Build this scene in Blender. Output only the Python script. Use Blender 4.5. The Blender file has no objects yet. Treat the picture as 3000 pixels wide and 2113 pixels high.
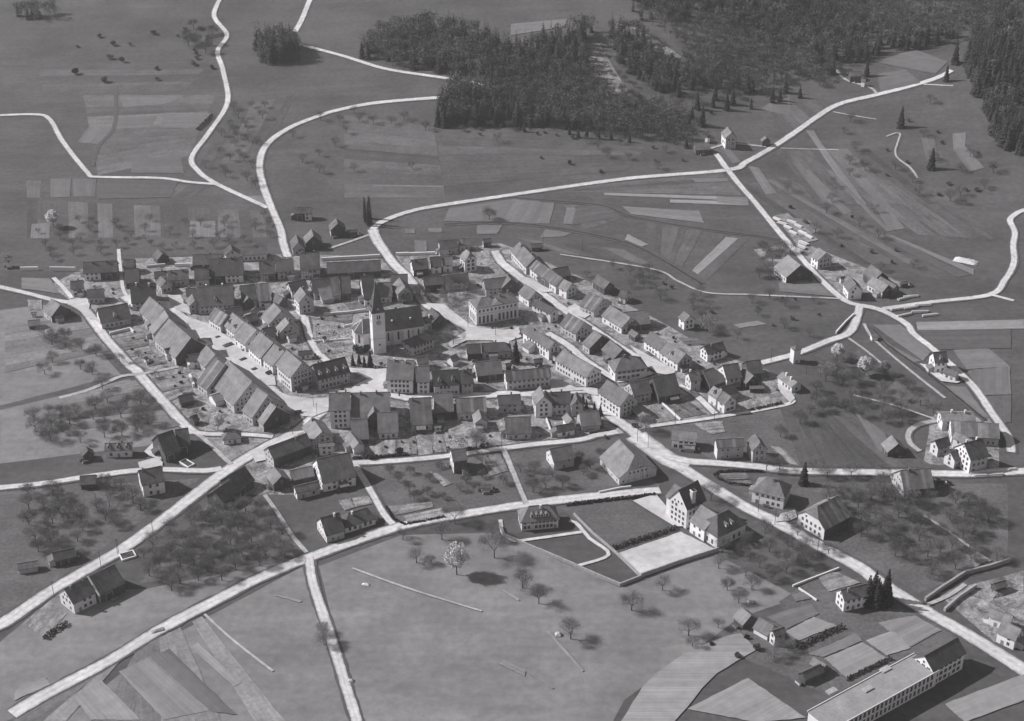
import bpy, math, random
import numpy as np
from mathutils import Vector, Matrix

# ------------------------------------------------------------------ camera, world, sun, exposure
SC = bpy.context.scene
COL = SC.collection
R = math.radians
F_PX, PITCH, CAM_H = 4600.0, R(29.0), 405.0          # focal length in photograph pixels, downward tilt, height
cam_d = bpy.data.cameras.new('camera'); cam_d.sensor_fit = 'HORIZONTAL'; cam_d.sensor_width = 36.0
cam_d.lens = 36.0 * F_PX / 3000.0; cam_d.clip_start = 1.0; cam_d.clip_end = 12000.0
cam = bpy.data.objects.new('camera', cam_d); COL.objects.link(cam)
cam.location = (0, 0, CAM_H); cam.rotation_euler = (R(90) - PITCH, 0, 0)
SC.camera = cam

SUN_EL, SUN_FROM = R(38.0), R(168.0)                   # sun stands to the left, a little beyond the village
sdir = Vector((math.cos(SUN_EL) * math.cos(SUN_FROM), math.cos(SUN_EL) * math.sin(SUN_FROM), math.sin(SUN_EL)))
sun_d = bpy.data.lights.new('sun', 'SUN'); sun_d.energy = 3.7; sun_d.angle = R(0.6); sun_d.color = (1.0, 0.985, 0.985)
sun = bpy.data.objects.new('sun', sun_d); COL.objects.link(sun)
sun.rotation_euler = sdir.to_track_quat('Z', 'Y').to_euler(); sun.location = (-600, 900, 900)

W = bpy.data.worlds.new('World'); SC.world = W; W.use_nodes = True
nt = W.node_tree; nt.nodes.clear()
wo = nt.nodes.new('ShaderNodeOutputWorld'); wb = nt.nodes.new('ShaderNodeBackground')
sk = nt.nodes.new('ShaderNodeTexSky'); sk.sky_type = 'NISHITA'; sk.sun_disc = False
sk.sun_elevation = SUN_EL; sk.sun_rotation = math.atan2(sdir.x, sdir.y)
bw = nt.nodes.new('ShaderNodeRGBToBW')                 # black-and-white plate: the sky's light without its hue
nt.links.new(sk.outputs[0], bw.inputs[0]); nt.links.new(bw.outputs[0], wb.inputs[0])
wb.inputs[1].default_value = 0.075
nt.links.new(wb.outputs[0], wo.inputs[0])
vs = SC.view_settings; vs.view_transform = 'Standard'; vs.look = 'None'; vs.exposure = 0.6; vs.gamma = 1.0
vs.use_curve_mapping = False
SC.cycles.max_bounces = 5; SC.cycles.diffuse_bounces = 3; SC.cycles.transparent_max_bounces = 6
SC.cycles.volume_bounces = 0
HAZE = 0.00008

# ------------------------------------------------------------------ photograph tiles -> points of the place
S6 = 600 / 2296.0
TILES = {'a': (0, 700, S6), 'b': (500, 700, S6), 'c': (1000, 700, S6), 'd': (1400, 700, S6), 'e': (200, 1000, S6),
         'f': (800, 1000, S6), 'g': (1300, 1000, S6), 'h': (1800, 950, S6), 'i': (0, 1250, S6), 'j': (550, 1200, S6),
         'k': (1100, 1250, S6), 'l': (1650, 1300, S6), 'm': (2200, 1100, 800 / 2296), 'n': (2000, 1600, 1000 / 2296),
         'o': (0, 1550, 800 / 2296), 'p': (2100, 500, 900 / 2296), 'q': (2000, 0, 1000 / 2296), 'r': (1000, 0, 1000 / 2296),
         's': (2700, 1180, 240 / 1848), 'u': (0, 0, 1000 / 2296), 'v': (700, 540, S6), 'w': (1300, 480, 900 / 2296),
         'x': (800, 1550, 1300 / 2296), 'y': (2350, 950, 650 / 2296), 'z': (0, 0, 3000 / 2296)}
def PX(t, x, y):
    ox, oy, s = TILES[t]
    return ox + x * s, oy + y * s
SP, CP = math.sin(PITCH), math.cos(PITCH)
def ray(u, v):
    dx, dy = (u - 1500.0) / F_PX, -(v - 1056.5) / F_PX
    return dx, CP + dy * SP, -SP + dy * CP
def at_z(u, v, z):
    dx, dy, dz = ray(u, v)
    t = (z - CAM_H) / dz
    return Vector((dx * t, dy * t, z))
HILLS = []
def hgt(x, y):
    h = 0.0
    for (cx, cy, a, sx, sy) in HILLS:
        e = ((x - cx) / sx) ** 2 + ((y - cy) / sy) ** 2
        h += a * np.exp(-e)
    return h
for (t, x, y, a, sx, sy) in (('z', 1500, 60, 46, 230, 210), ('z', 2290, 150, 40, 120, 260), ('z', 320, 0, 26, 260, 190), ('z', 950, 30, 14, 160, 160)):
    p = at_z(*PX(t, x, y), 0)
    HILLS.append((p.x, p.y, a, sx, sy))
def G(t, x, y, dz=0.0):
    """ground point seen at this spot of the photograph"""
    u, v = PX(t, x, y)
    z = 0.0
    for _ in range(40):
        p = at_z(u, v, z)
        z = 0.5 * z + 0.5 * float(hgt(p.x, p.y))
    p = at_z(u, v, z); p.z = float(hgt(p.x, p.y)) + dz
    return p

# ------------------------------------------------------------------ materials
MATS = {}
def mat(name, base, var=0.25, scale=3.0, rough=0.9, scale2=None, var2=0.0, kind=None, coord='Object', bump=0.0, spec=0.2, dist=0.0):
    m = bpy.data.materials.new(name); m.use_nodes = True
    nt = m.node_tree; N = nt.nodes; L = nt.links
    b = N['Principled BSDF']; b.inputs['Roughness'].default_value = rough
    b.inputs['Specular IOR Level'].default_value = spec
    tc = N.new('ShaderNodeTexCoord'); oi = N.new('ShaderNodeObjectInfo')
    if coord == 'World':
        geo = N.new('ShaderNodeNewGeometry'); vec = geo.outputs['Position']
    else:
        add = N.new('ShaderNodeVectorMath'); add.operation = 'ADD'
        ml = N.new('ShaderNodeMath'); ml.operation = 'MULTIPLY'; ml.inputs[1].default_value = 137.0
        L.new(oi.outputs['Random'], ml.inputs[0])
        L.new(tc.outputs['Object'], add.inputs[0]); L.new(ml.outputs[0], add.inputs[1]); vec = add.outputs[0]
    def noise(sc, detail=4, v=vec, rough=0.6):
        n = N.new('ShaderNodeTexNoise'); n.inputs['Scale'].default_value = sc; n.inputs['Detail'].default_value = detail
        n.inputs['Roughness'].default_value = rough; n.inputs['Distortion'].default_value = dist
        L.new(v, n.inputs['Vector']); return n.outputs['Fac']
    def rng(sock, lo, hi, a=0.3, c=0.7):
        r = N.new('ShaderNodeMapRange'); r.inputs[1].default_value = a; r.inputs[2].default_value = c
        r.inputs[3].default_value = lo; r.inputs[4].default_value = hi; L.new(sock, r.inputs[0]); return r.outputs[0]
    def mul(a, c):
        k = N.new('ShaderNodeMath'); k.operation = 'MULTIPLY'
        for i, q in enumerate((a, c)):
            if isinstance(q, float): k.inputs[i].default_value = q
            else: L.new(q, k.inputs[i])
        return k.outputs[0]
    n1 = noise(scale)
    val = mul(rng(n1, 1 - var, 1 + var), float(base))
    if scale2: val = mul(val, rng(noise(scale2, 3), 1 - var2, 1 + var2))
    if coord != 'World': val = mul(val, rng(oi.outputs['Random'], 0.86, 1.14, 0, 1))
    def mapped(sx, sy, sz):
        mp = N.new('ShaderNodeMapping'); mp.inputs['Scale'].default_value = (sx, sy, sz); L.new(vec, mp.inputs['Vector']); return mp.outputs[0]
    if kind in ('roof', 'striped'):
        # weathering runs down the slope; tile courses lie along the ridge
        val = mul(val, rng(noise(1.0, 3, mapped(2.2, 0.12, 0.12)), 0.84, 1.16))
        val = mul(val, rng(noise(0.22, 2), 0.78, 1.22))
        val = mul(val, rng(noise(1.0, 2, mapped(0.05, 3.5, 3.5)), 0.93, 1.07))
        if kind == 'striped':      # strips of newer, paler tiles
            sx = N.new('ShaderNodeSeparateXYZ'); L.new(mapped(0.62, 1, 1), sx.inputs[0])
            fl = N.new('ShaderNodeMath'); fl.operation = 'FLOOR'; L.new(sx.outputs[0], fl.inputs[0])
            wn = N.new('ShaderNodeTexWhiteNoise'); wn.noise_dimensions = '1D'; L.new(fl.outputs[0], wn.inputs['W'])
            val = mul(val, rng(wn.outputs['Value'], 0.92, 1.75, 0.55, 0.95))
    if kind == 'furrow':           # tilled rows along the plot
        val = mul(val, rng(noise(1.0, 2, mapped(0.02, 1.1, 0.1)), 0.86, 1.14))
        val = mul(val, rng(noise(1.0, 1, mapped(0.004, 0.12, 0.1)), 0.9, 1.1))
    if kind == 'beds':
        val = mul(val, rng(noise(1.0, 1, mapped(0.05, 0.55, 0.1)), 0.65, 1.35))
        val = mul(val, rng(noise(1.0, 1, mapped(0.3, 0.25, 0.1)), 0.75, 1.25))
    if kind == 'planks':
        val = mul(val, rng(noise(1.0, 2, mapped(3.0, 3.0, 0.1)), 0.7, 1.3))
    if kind == 'timber':           # half-timbering: dark posts and rails over render
        sx = N.new('ShaderNodeSeparateXYZ'); L.new(tc.outputs['Object'], sx.inputs[0])
        ax = N.new('ShaderNodeMath'); ax.operation = 'ADD'; L.new(sx.outputs[0], ax.inputs[0]); L.new(sx.outputs[1], ax.inputs[1])
        cx = N.new('ShaderNodeCombineXYZ'); L.new(ax.outputs[0], cx.inputs[0]); L.new(sx.outputs[2], cx.inputs[1])
        br = N.new('ShaderNodeTexBrick'); br.offset = 0.0; br.inputs['Scale'].default_value = 1.0
        br.inputs['Brick Width'].default_value = 1.5; br.inputs['Row Height'].default_value = 1.35; br.inputs['Mortar Size'].default_value = 0.12
        br.inputs['Mortar Smooth'].default_value = 0.0
        L.new(cx.outputs[0], br.inputs['Vector'])
        val = mul(val, rng(br.outputs['Fac'], 1.0, 0.3, 0, 1))
    if kind == 'sward':            # mown and grazed grass: long faint streaks, tufts
        val = mul(val, rng(noise(1.0, 3, mapped(0.015, 0.11, 0.1)), 0.88, 1.12))
        val = mul(val, rng(noise(1.6, 2), 0.94, 1.06))
    if kind == 'street':           # gravel: wheel tracks, a duller crown, grass creeping in from the sides
        val = mul(val, rng(noise(0.5, 3), 0.88, 1.1))
        sx = N.new('ShaderNodeSeparateXYZ'); L.new(tc.outputs['UV'], sx.inputs[0])
        def math1(op, a, c):
            k = N.new('ShaderNodeMath'); k.operation = op
            for i, q in enumerate((a, c)):
                if q is None: continue
                if isinstance(q, float): k.inputs[i].default_value = q
                else: L.new(q, k.inputs[i])
            return k.outputs[0]
        d = math1('ABSOLUTE', math1('SUBTRACT', sx.outputs[1], 0.5), None)
        d = math1('ADD', d, math1('MULTIPLY', math1('SUBTRACT', noise(0.35, 4), 0.5), 0.34))
        val = mul(val, rng(d, 1.0, 0.42, 0.36, 0.52))
        tr = math1('ABSOLUTE', math1('SUBTRACT', d, 0.2), None)
        val = mul(val, rng(tr, 1.06, 0.94, 0.04, 0.16))
    cb = N.new('ShaderNodeCombineColor')
    for i, k in enumerate((1.0, 0.975, 1.005)):
        L.new(mul(val, k), cb.inputs[i])
    L.new(cb.outputs[0], b.inputs['Base Color'])
    if bump:
        bp = N.new('ShaderNodeBump'); bp.inputs['Strength'].default_value = bump; bp.inputs['Distance'].default_value = 0.3
        L.new(n1, bp.inputs['Height']); L.new(bp.outputs[0], b.inputs['Normal'])
    MATS[name] = m
    return m
M = MATS
mat('grass', 0.08, 0.24, 0.02, scale2=0.3, var2=0.18, coord='World', kind='sward')
mat('meadow', 0.182, 0.2, 0.03, scale2=0.25, var2=0.14, coord='World', kind='sward')
mat('lawn', 0.105, 0.22, 0.05, scale2=0.6, var2=0.25, coord='World', kind='sward')
for _k, _v in (('a', .074), ('b', .094), ('c', .112), ('d', .14), ('e', .185), ('f', .205)): mat('strip_' + _k, _v, 0.2, 0.08, scale2=0.5, var2=0.2, kind='furrow')
mat('village_earth', 0.22, 0.6, 0.14, scale2=0.8, var2=0.5, coord='World', dist=1.0)
mat('road', 0.52, 0.14, 0.3, scale2=0.05, var2=0.14, coord='World', kind='street')
mat('path', 0.36, 0.2, 0.4, scale2=0.06, var2=0.15, coord='World', kind='street')
mat('yard', 0.46, 0.14, 0.3, scale2=0.06, var2=0.16, coord='World')
mat('verge', 0.085, 0.25, 0.8, coord='World')
mat('field_light', 0.225, 0.12, 0.25, kind='furrow')
mat('field_mid', 0.155, 0.12, 0.25, kind='furrow')
mat('field_pale', 0.13, 0.12, 0.2, kind='furrow')
mat('field_dark', 0.095, 0.14, 0.25, kind='furrow')
mat('garden', 0.20, 0.3, 0.9, kind='beds')
mat('garden_dark', 0.125, 0.3, 0.9, kind='beds')
mat('rubble', 0.20, 0.5, 0.25, coord='World')
mat('water', 0.035, 0.2, 0.2, rough=0.25, coord='World', spec=0.5)
mat('roof_mid', 0.135, 0.13, 0.6, kind='roof')
mat('roof_dark', 0.09, 0.15, 0.6, kind='roof')
mat('roof_light', 0.185, 0.12, 0.6, kind='roof')
mat('roof_striped', 0.125, 0.12, 0.6, kind='striped')
mat('roof_black', 0.06, 0.15, 0.6, kind='roof')
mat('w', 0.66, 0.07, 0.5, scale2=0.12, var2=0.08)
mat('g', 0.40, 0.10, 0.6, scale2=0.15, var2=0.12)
mat('t', 0.085, 0.2, 0.6, kind='planks')
mat('l', 0.42, 0.12, 0.6, kind='planks')
mat('f', 0.46, 0.10, 0.6, kind='timber')
mat('i', 0.10, 0.5, 1.5)
mat('glass', 0.03, 0.3, 1.0, rough=0.2, spec=0.5)
mat('frame', 0.55, 0.1, 2.0)
mat('shutter', 0.22, 0.2, 2.0)
mat('brick_dark', 0.16, 0.25, 3.0)
mat('chalk', 0.62, 0.15, 2.0)
mat('stone', 0.33, 0.25, 1.0)
mat('bark', 0.062, 0.3, 2.0)
mat('twig', 0.17, 0.25, 2.0)
mat('twig_dark', 0.10, 0.25, 2.0)
mat('blossom', 0.62, 0.25, 2.0)
mat('needle', 0.032, 0.35, 0.6)
mat('leaf', 0.06, 0.4, 0.6)
mat('wood_bare', 0.10, 0.5, 0.12, scale2=0.03, var2=0.3)
mat('wood_fir', 0.035, 0.45, 0.12)
mat('hedge', 0.045, 0.4, 0.7)
mat('timber_fresh', 0.52, 0.2, 1.2)
mat('manure', 0.07, 0.4, 1.2)
mat('metal', 0.14, 0.2, 1.0)
mat('flat_roof', 0.23, 0.16, 0.12, scale2=0.8, var2=0.12)

# ------------------------------------------------------------------ mesh helpers
def mesh(name, verts, faces, mats, fm=None, smooth=False):
    me = bpy.data.meshes.new(name); me.from_pydata([tuple(v) for v in verts], [], faces)
    for m in (mats if isinstance(mats, (list, tuple)) else [mats]): me.materials.append(M[m] if isinstance(m, str) else m)
    if fm:
        for p, k in zip(me.polygons, fm): p.material_index = k
    if smooth:
        for p in me.polygons: p.use_smooth = True
    me.update(); return me
def link(name, me, parent=None, loc=None, rz=None):
    o = bpy.data.objects.new(name, me); COL.objects.link(o)
    if parent is not None: o.parent = parent
    if loc is not None: o.location = loc
    if rz is not None: o.rotation_euler = (0, 0, rz)
    return o
def tag(o, label, cat, group=None):
    o['label'] = label; o['category'] = cat
    if group: o['group'] = group
    return o
def thing(name, label, cat, loc=(0, 0, 0), rz=0.0, group=None):
    o = bpy.data.objects.new(name, None); COL.objects.link(o); o.empty_display_size = 0.5
    o.location = loc; o.rotation_euler = (0, 0, rz)
    return tag(o, label, cat, group)
class MB:
    def __init__(s): s.v = []; s.f = []; s.m = []
    def poly(s, pts, mi=0):
        b = len(s.v); s.v += [tuple(p) for p in pts]; s.f.append(tuple(range(b, b + len(pts)))); s.m.append(mi)
    def box(s, x0, x1, y0, y1, z0, z1, mi=0, top=None):
        b = len(s.v)
        s.v += [(x0, y0, z0), (x1, y0, z0), (x1, y1, z0), (x0, y1, z0), (x0, y0, z1), (x1, y0, z1), (x1, y1, z1), (x0, y1, z1)]
        q = [(0, 3, 2, 1), (4, 5, 6, 7), (0, 1, 5, 4), (1, 2, 6, 5), (2, 3, 7, 6), (3, 0, 4, 7)]
        for i, f in enumerate(q):
            s.f.append(tuple(b + k for k in f)); s.m.append(top if (top is not None and i == 1) else mi)
    def tube(s, p, q, r0, r1, n=6, mi=0, cap=False):
        p, q = Vector(p), Vector(q); d = (q - p)
        if d.length < 1e-6: return
        d.normalize(); a = d.orthogonal().normalized(); c = d.cross(a); b = len(s.v)
        for (pp, r) in ((p, r0), (q, r1)):
            for k in range(n):
                t = 2 * math.pi * k / n
                s.v.append(tuple(pp + a * (r * math.cos(t)) + c * (r * math.sin(t))))
        for k in range(n):
            s.f.append((b + k, b + (k + 1) % n, b + n + (k + 1) % n, b + n + k)); s.m.append(mi)
        if cap:
            s.f.append(tuple(b + n + k for k in range(n))); s.m.append(mi)
    def solid(s, verts, faces, t, mi=0, mi2=None):
        """sheet with thickness: verts/faces seen from above"""
        b = len(s.v); n = len(verts)
        s.v += [tuple(v) for v in verts] + [(v[0], v[1], v[2] - t) for v in verts]
        cnt = {}
        for f in faces:
            s.f.append(tuple(b + k for k in f)); s.m.append(mi)
            s.f.append(tuple(b + n + k for k in reversed(f))); s.m.append(mi if mi2 is None else mi2)
            for i in range(len(f)):
                e = (f[i], f[(i + 1) % len(f)]); cnt[e] = 1
        for (p, q) in cnt:
            if (q, p) not in cnt:
                s.f.append((b + q, b + p, b + n + p, b + n + q)); s.m.append(mi if mi2 is None else mi2)
    def mesh(s, name, mats, smooth=False): return mesh(name, s.v, s.f, mats, s.m, smooth)
    def build(s, name, mats, parent=None, loc=None, rz=None, smooth=False):
        return link(name, s.mesh(name, mats, smooth), parent, loc, rz)
RND = random.Random(11)

# ------------------------------------------------------------------ terrain, fields, roads
def make_ground():
    xs = np.concatenate([np.linspace(-3000, -620, 24), np.linspace(-600, 600, 151), np.linspace(620, 3000, 24)])
    ys = np.concatenate([np.linspace(-500, 380, 12), np.linspace(400, 1700, 164), np.linspace(1750, 6000, 40)])
    X, Y = np.meshgrid(xs, ys); Z = hgt(X, Y)
    nx, ny = len(xs), len(ys)
    v = np.stack([X.ravel(), Y.ravel(), Z.ravel()], 1)
    idx = np.arange(nx * ny).reshape(ny, nx)
    f = np.stack([idx[:-1, :-1].ravel(), idx[:-1, 1:].ravel(), idx[1:, 1:].ravel(), idx[1:, :-1].ravel()], 1)
    o = link('ground', mesh('ground', v.tolist(), f.tolist(), 'grass', smooth=True)); o['kind'] = 'structure'
make_ground()
NSHEET = [0]
def sheet_z(): NSHEET[0] += 1; return 0.05 + 0.0015 * NSHEET[0]
def field(name, t, pts, m, sub=8):
    """a plot lying on the terrain; local x runs along its longest side"""
    P = [G(t, *p) for p in pts]
    n = len(P)
    k = max(range(n), key=lambda i: (P[(i + 1) % n] - P[i]).length)
    d = P[(k + 1) % n] - P[k]; a = math.atan2(d.y, d.x)
    c = sum(P, Vector()) / n
    ca, sa = math.cos(-a), math.sin(-a)
    loc = lambda p: ((p.x - c.x) * ca - (p.y - c.y) * sa, (p.x - c.x) * sa + (p.y - c.y) * ca)
    dz = sheet_z()
    ring = []
    for i in range(n):
        A, B = P[i], P[(i + 1) % n]; seg = max(2, int((B - A).length / 14))
        for s in range(seg):
            q = A.lerp(B, s / seg)
            if s: q = q + Vector((RND.uniform(-.2, .2), RND.uniform(-.2, .2), 0))
            ring.append(q)
    V = []
    if n == 4:                       # grid so that the sheet follows the slope
        g = 10
        rows = []
        for i in range(g + 1):
            L0 = P[0].lerp(P[3], i / g); L1 = P[1].lerp(P[2], i / g); row = []
            for j in range(g + 1):
                q = L0.lerp(L1, j / g)
                rim = i in (0, g) or j in (0, g)
                if rim: q = q + Vector((RND.uniform(-.22, .22), RND.uniform(-.22, .22), 0))
                row.append(len(V)); x, y = loc(q); V.append((x, y, float(hgt(q.x, q.y)) + (dz - .03 if rim else dz)))
            rows.append(row)
        Fc = [(rows[i][j], rows[i][j + 1], rows[i + 1][j + 1], rows[i + 1][j]) for i in range(g) for j in range(g)]
    else:
        for q in ring:
            x, y = loc(q); V.append((x, y, float(hgt(q.x, q.y)) + dz))
        Fc = [tuple(range(len(V)))]
    o = link(name, mesh(name, V, Fc, m), None, (c.x, c.y, 0), a); o['kind'] = 'structure'
    # upward normals
    if o.data.polygons[0].normal.z < 0: o.data.flip_normals()
    return o
ROAD_PTS = []
def spline(P, step=4.0):
    out = []
    n = len(P)
    for i in range(n - 1):
        p0, p1, p2, p3 = P[max(i - 1, 0)], P[i], P[i + 1], P[min(i + 2, n - 1)]
        k = max(1, int((p2 - p1).length / step))
        for s in range(k):
            t = s / k
            out.append(0.5 * ((2 * p1) + (p2 - p0) * t + (2 * p0 - 5 * p1 + 4 * p2 - p3) * t * t + (3 * p1 - p0 - 3 * p2 + p3) * t ** 3))
    out.append(P[-1]); return out
def ribbon(name, P, w, m, dz, jit=0.05, record=True, kind='structure', step=3.0):
    S = spline(P, step); V = []; Fc = []
    ph = RND.uniform(0, 9)
    for i, p in enumerate(S):
        d = (S[min(i + 1, len(S) - 1)] - S[max(i - 1, 0)]); d.z = 0
        if d.length < 1e-6: d = Vector((1, 0, 0))
        d.normalize(); nrm = Vector((-d.y, d.x, 0))
        wl = w * 0.5 * (1 + RND.uniform(-jit, jit) + 0.06 * math.sin(i * .31 + ph)); wr = w * 0.5 * (1 + RND.uniform(-jit, jit) + 0.06 * math.sin(i * .23 + ph))
        for q in (p + nrm * wl, p, p - nrm * wr): V.append((q.x, q.y, float(hgt(q.x, q.y)) + dz))
        if record: ROAD_PTS.append((p.x, p.y, w * 0.5))
        if i:
            b = 3 * i
            Fc += [(b - 3, b - 2, b + 1, b), (b - 2, b - 1, b + 2, b + 1)]
    o = link(name, mesh(name, V, Fc, m)); o['kind'] = kind
    uv = o.data.uv_layers.new(name='UVMap'); vi = np.empty(len(o.data.loops), np.int32); o.data.loops.foreach_get('vertex_index', vi)
    uv.data.foreach_set('uv', np.stack([(vi // 3) * .1, (vi % 3) * .5], 1).astype(np.float32).ravel())
    if o.data.polygons[0].normal.z < 0: o.data.flip_normals()
    return o
NROAD = [0]
def road(w, *segs, m='road', name='road', verge=True):
    """segs: (tile, x, y, x, y, ...)"""
    P = []
    for s in segs:
        t = s[0]
        for i in range(1, len(s), 2): P.append(G(t, s[i], s[i + 1]))
    NROAD[0] += 1
    if verge and w > 3: ribbon('verge', P, w + 1.8, 'verge', 0.24 + 0.001 * NROAD[0], jit=0.1, record=False)
    return ribbon(name, P, w, m, 0.31 + 0.0015 * NROAD[0])

# plots of land, by the corner spots seen in the photograph
for (nm, t, m, *pts) in (
    ('field', 'z', 'field_pale', (150, 660), (0, 0)),) if False else ():
    pass
def plots(m, t, *quads, name='field'):
    for q in quads: field(name, t, [(q[i], q[i + 1]) for i in range(0, len(q), 2)], m)
# large parcels of different grass, and the trodden ground between the houses
plots('meadow', 'z', (715, 1270, 900, 1200, 1100, 1195, 1180, 1225, 1390, 1318, 1600, 1240, 1790, 1340, 1660, 1385, 1400, 1570, 1300, 1760, 830, 1760), (-40, 1760, 360, 1440, 690, 1265, 830, 1760), (0, 1440, 130, 1330, 330, 1320, 690, 1250, 350, 1430, 60, 1600, -40, 1640),
      (-40, 700, 130, 680, 270, 840, 0, 910), (0, 920, 290, 850, 430, 960, 330, 1000, 0, 1040), name='meadow')
plots('lawn', 'z', (830, 1045, 1125, 1020, 1165, 1125, 885, 1180), (1140, 1018, 1380, 985, 1480, 1090, 1185, 1125), (310, 1310, 500, 1090, 600, 1130, 685, 1240), (-60, 1105, 450, 1072, 130, 1300, -60, 1420), (1260, 1140, 1400, 1115, 1500, 1185, 1350, 1225), (1620, 1080, 2260, 1085, 2260, 1250, 2060, 1330),
      (1480, 960, 1790, 910, 2080, 1040, 1620, 1045), (1990, 1330, 2160, 1420, 1860, 1560, 1560, 1430), (1740, 1350, 1850, 1280, 1950, 1330, 1800, 1410), name='lawn')
plots('village_earth', 'z', (110, 640, 190, 600, 300, 580, 640, 570, 840, 575, 950, 570, 1120, 545, 1160, 560, 1300, 620, 1400, 680, 1480, 720, 1600, 790, 1720, 830, 1790, 870, 1770, 905, 1450, 960, 1380, 975, 1100, 1000, 820, 1020, 800, 1080, 700, 1110, 600, 1110, 480, 1110, 520, 1040, 430, 960, 270, 790, 180, 690), name='village_ground')
plots('village_earth', 'z', (1690, 560, 1800, 545, 2040, 640, 1900, 665, 1760, 640), (2090, 920, 2240, 930, 2240, 1050, 2070, 1040), (2100, 1330, 2296, 1280, 2296, 1440, 2230, 1440), name='village_ground')
plots('lawn', 'c', (1150, 480, 1450, 560, 1420, 860, 1200, 820), (1030, 780, 1400, 1030, 1240, 1180, 1020, 1130), name='lawn')
def strips(t, q, n, along=0, ms='abcd', skip=.25):
    """narrow parcels of slightly different grass; q: four corners, cut across side 0-1 (along=0) or 1-2"""
    P = [(q[i], q[i + 1]) for i in range(0, 8, 2)]
    if along: P = P[1:] + P[:1]
    cuts = [0.0] + sorted(max(.02, min(.98, (i + RND.uniform(-.3, .3)) / n)) for i in range(1, n)) + [1.0]
    L_ = lambda a, c, f: (a[0] + (c[0] - a[0]) * f, a[1] + (c[1] - a[1]) * f)
    for a, c in zip(cuts, cuts[1:]):
        if RND.random() < skip: continue
        field('field', t, [L_(P[0], P[1], a), L_(P[0], P[1], c), L_(P[3], P[2], c), L_(P[3], P[2], a)], 'strip_' + RND.choice(ms))
strips('u', (180, 1215, 1420, 1250, 1300, 1330, 180, 1330), 11)
strips('u', (180, 1345, 1780, 1420, 1800, 1600, 180, 1600), 16)
strips('u', (250, 430, 1400, 430, 1250, 610, 300, 640), 5, 1, 'abc')
strips('u', (560, 640, 1450, 640, 1270, 1050, 660, 1180), 7, 1, 'bcd')
strips('u', (1540, 720, 1990, 640, 1750, 1080, 1340, 1130), 6, 0, 'ab')
strips('r', (20, 770, 620, 860, 700, 1330, 20, 1330), 7, 1, 'abc')
strips('r', (640, 910, 2050, 990, 1900, 1180, 700, 1330), 6, 1, 'abc')
strips('w', (480, 220, 2070, 65, 2230, 235, 1180, 215), 5, 1, 'abc')
strips('w', (1400, 400, 2280, 560, 1960, 880, 1500, 610), 8, 0, 'abc')
strips('w', (780, 300, 1180, 315, 1340, 410, 960, 520), 4, 0, 'ab')
strips('w', (560, 560, 1340, 640, 1560, 760, 900, 670), 5, 0, 'abc')
strips('p', (140, 120, 620, 20, 1900, 700, 1000, 700), 12, 0, 'abc')
strips('p', (900, 0, 1500, 120, 2100, 520, 1500, 480), 9, 0, 'abc')
strips('q', (640, 1010, 1250, 1000, 1700, 1370, 900, 1378), 9, 0, 'abc')
strips('q', (560, 720, 860, 640, 1000, 700, 700, 900), 6, 0, 'bcd')
strips('y', (120, 320, 440, 170, 1450, 800, 1350, 960), 5, 1, 'abc')
strips('m', (230, 240, 850, 330, 1550, 780, 420, 770), 6, 0, 'ab')
strips('o', (900, 1130, 1700, 740, 2400, 1620, 60, 1620), 9, 0, 'def', .3)
strips('a', (60, 980, 950, 860, 1250, 1250, 60, 1500), 6, 1, 'def', .3)
strips('e', (-100, 640, 820, 420, 1200, 900, -100, 1000), 8, 1, 'cdef', .3)
plots('garden', 'o', (200, 790, 420, 610, 560, 720, 370, 920))
# upper left
plots('field_pale', 'u', (800, 640, 1240, 645, 1120, 700, 830, 725), (780, 790, 1060, 780, 1010, 860, 770, 870), (890, 1060, 1220, 1065, 1240, 1170, 880, 1165))
plots('field_mid', 'u', (1120, 760, 1420, 765, 1330, 865, 1070, 860))
plots('field_pale', 'u', (600, 850, 760, 870, 680, 975, 520, 960), (340, 1205, 480, 1205, 470, 1330, 340, 1330), (490, 1205, 650, 1205, 640, 1325, 490, 1325))
plots('field_mid', 'u', (1280, 1490, 1450, 1490, 1450, 1600, 1270, 1600), (1465, 1470, 1530, 1475, 1535, 1600, 1470, 1600), (215, 1510, 340, 1500, 335, 1607, 205, 1607), (1010, 1480, 1080, 1480, 1085, 1590, 1010, 1590))
plots('field_mid', 'u', (1650, 1320, 1790, 1320, 1790, 1370, 1750, 1375))
plots('field_dark', 'u', (660, 1205, 1200, 1215, 1150, 1330, 660, 1340))
# middle, between the roads
plots('field_mid', 'w', (40, 335, 520, 265, 410, 440, 0, 430), (520, 265, 830, 295, 790, 450, 410, 440))
plots('field_pale', 'w', (920, 330, 1000, 330, 960, 455, 890, 450), (250, 460, 440, 458, 400, 525, 245, 530), (760, 490, 960, 520, 900, 545, 720, 555))
plots('field_light', 'w', (1200, 218, 2280, 255, 2280, 280, 1200, 238), (1690, 270, 2270, 285, 2280, 315, 1690, 292), (1375, 528, 1530, 605, 1480, 622, 1355, 570), (2110, 550, 2200, 560, 1900, 830, 1855, 800))
plots('field_mid', 'w', (1330, 320, 1910, 355, 1945, 445, 1400, 378), (1850, 110, 2120, 110, 2130, 135, 1880, 140))
plots('field_dark', 'w', (980, 320, 1190, 310, 1330, 400, 960, 460))
plots('field_mid', 'v', (1500, 10, 2296, 20, 2296, 38, 1510, 30), (1865, 500, 1980, 505, 1970, 555, 1860, 555), (2120, 495, 2280, 495, 2280, 545, 2130, 545), (1965, 630, 2100, 640, 2110, 750, 1980, 770))
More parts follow.
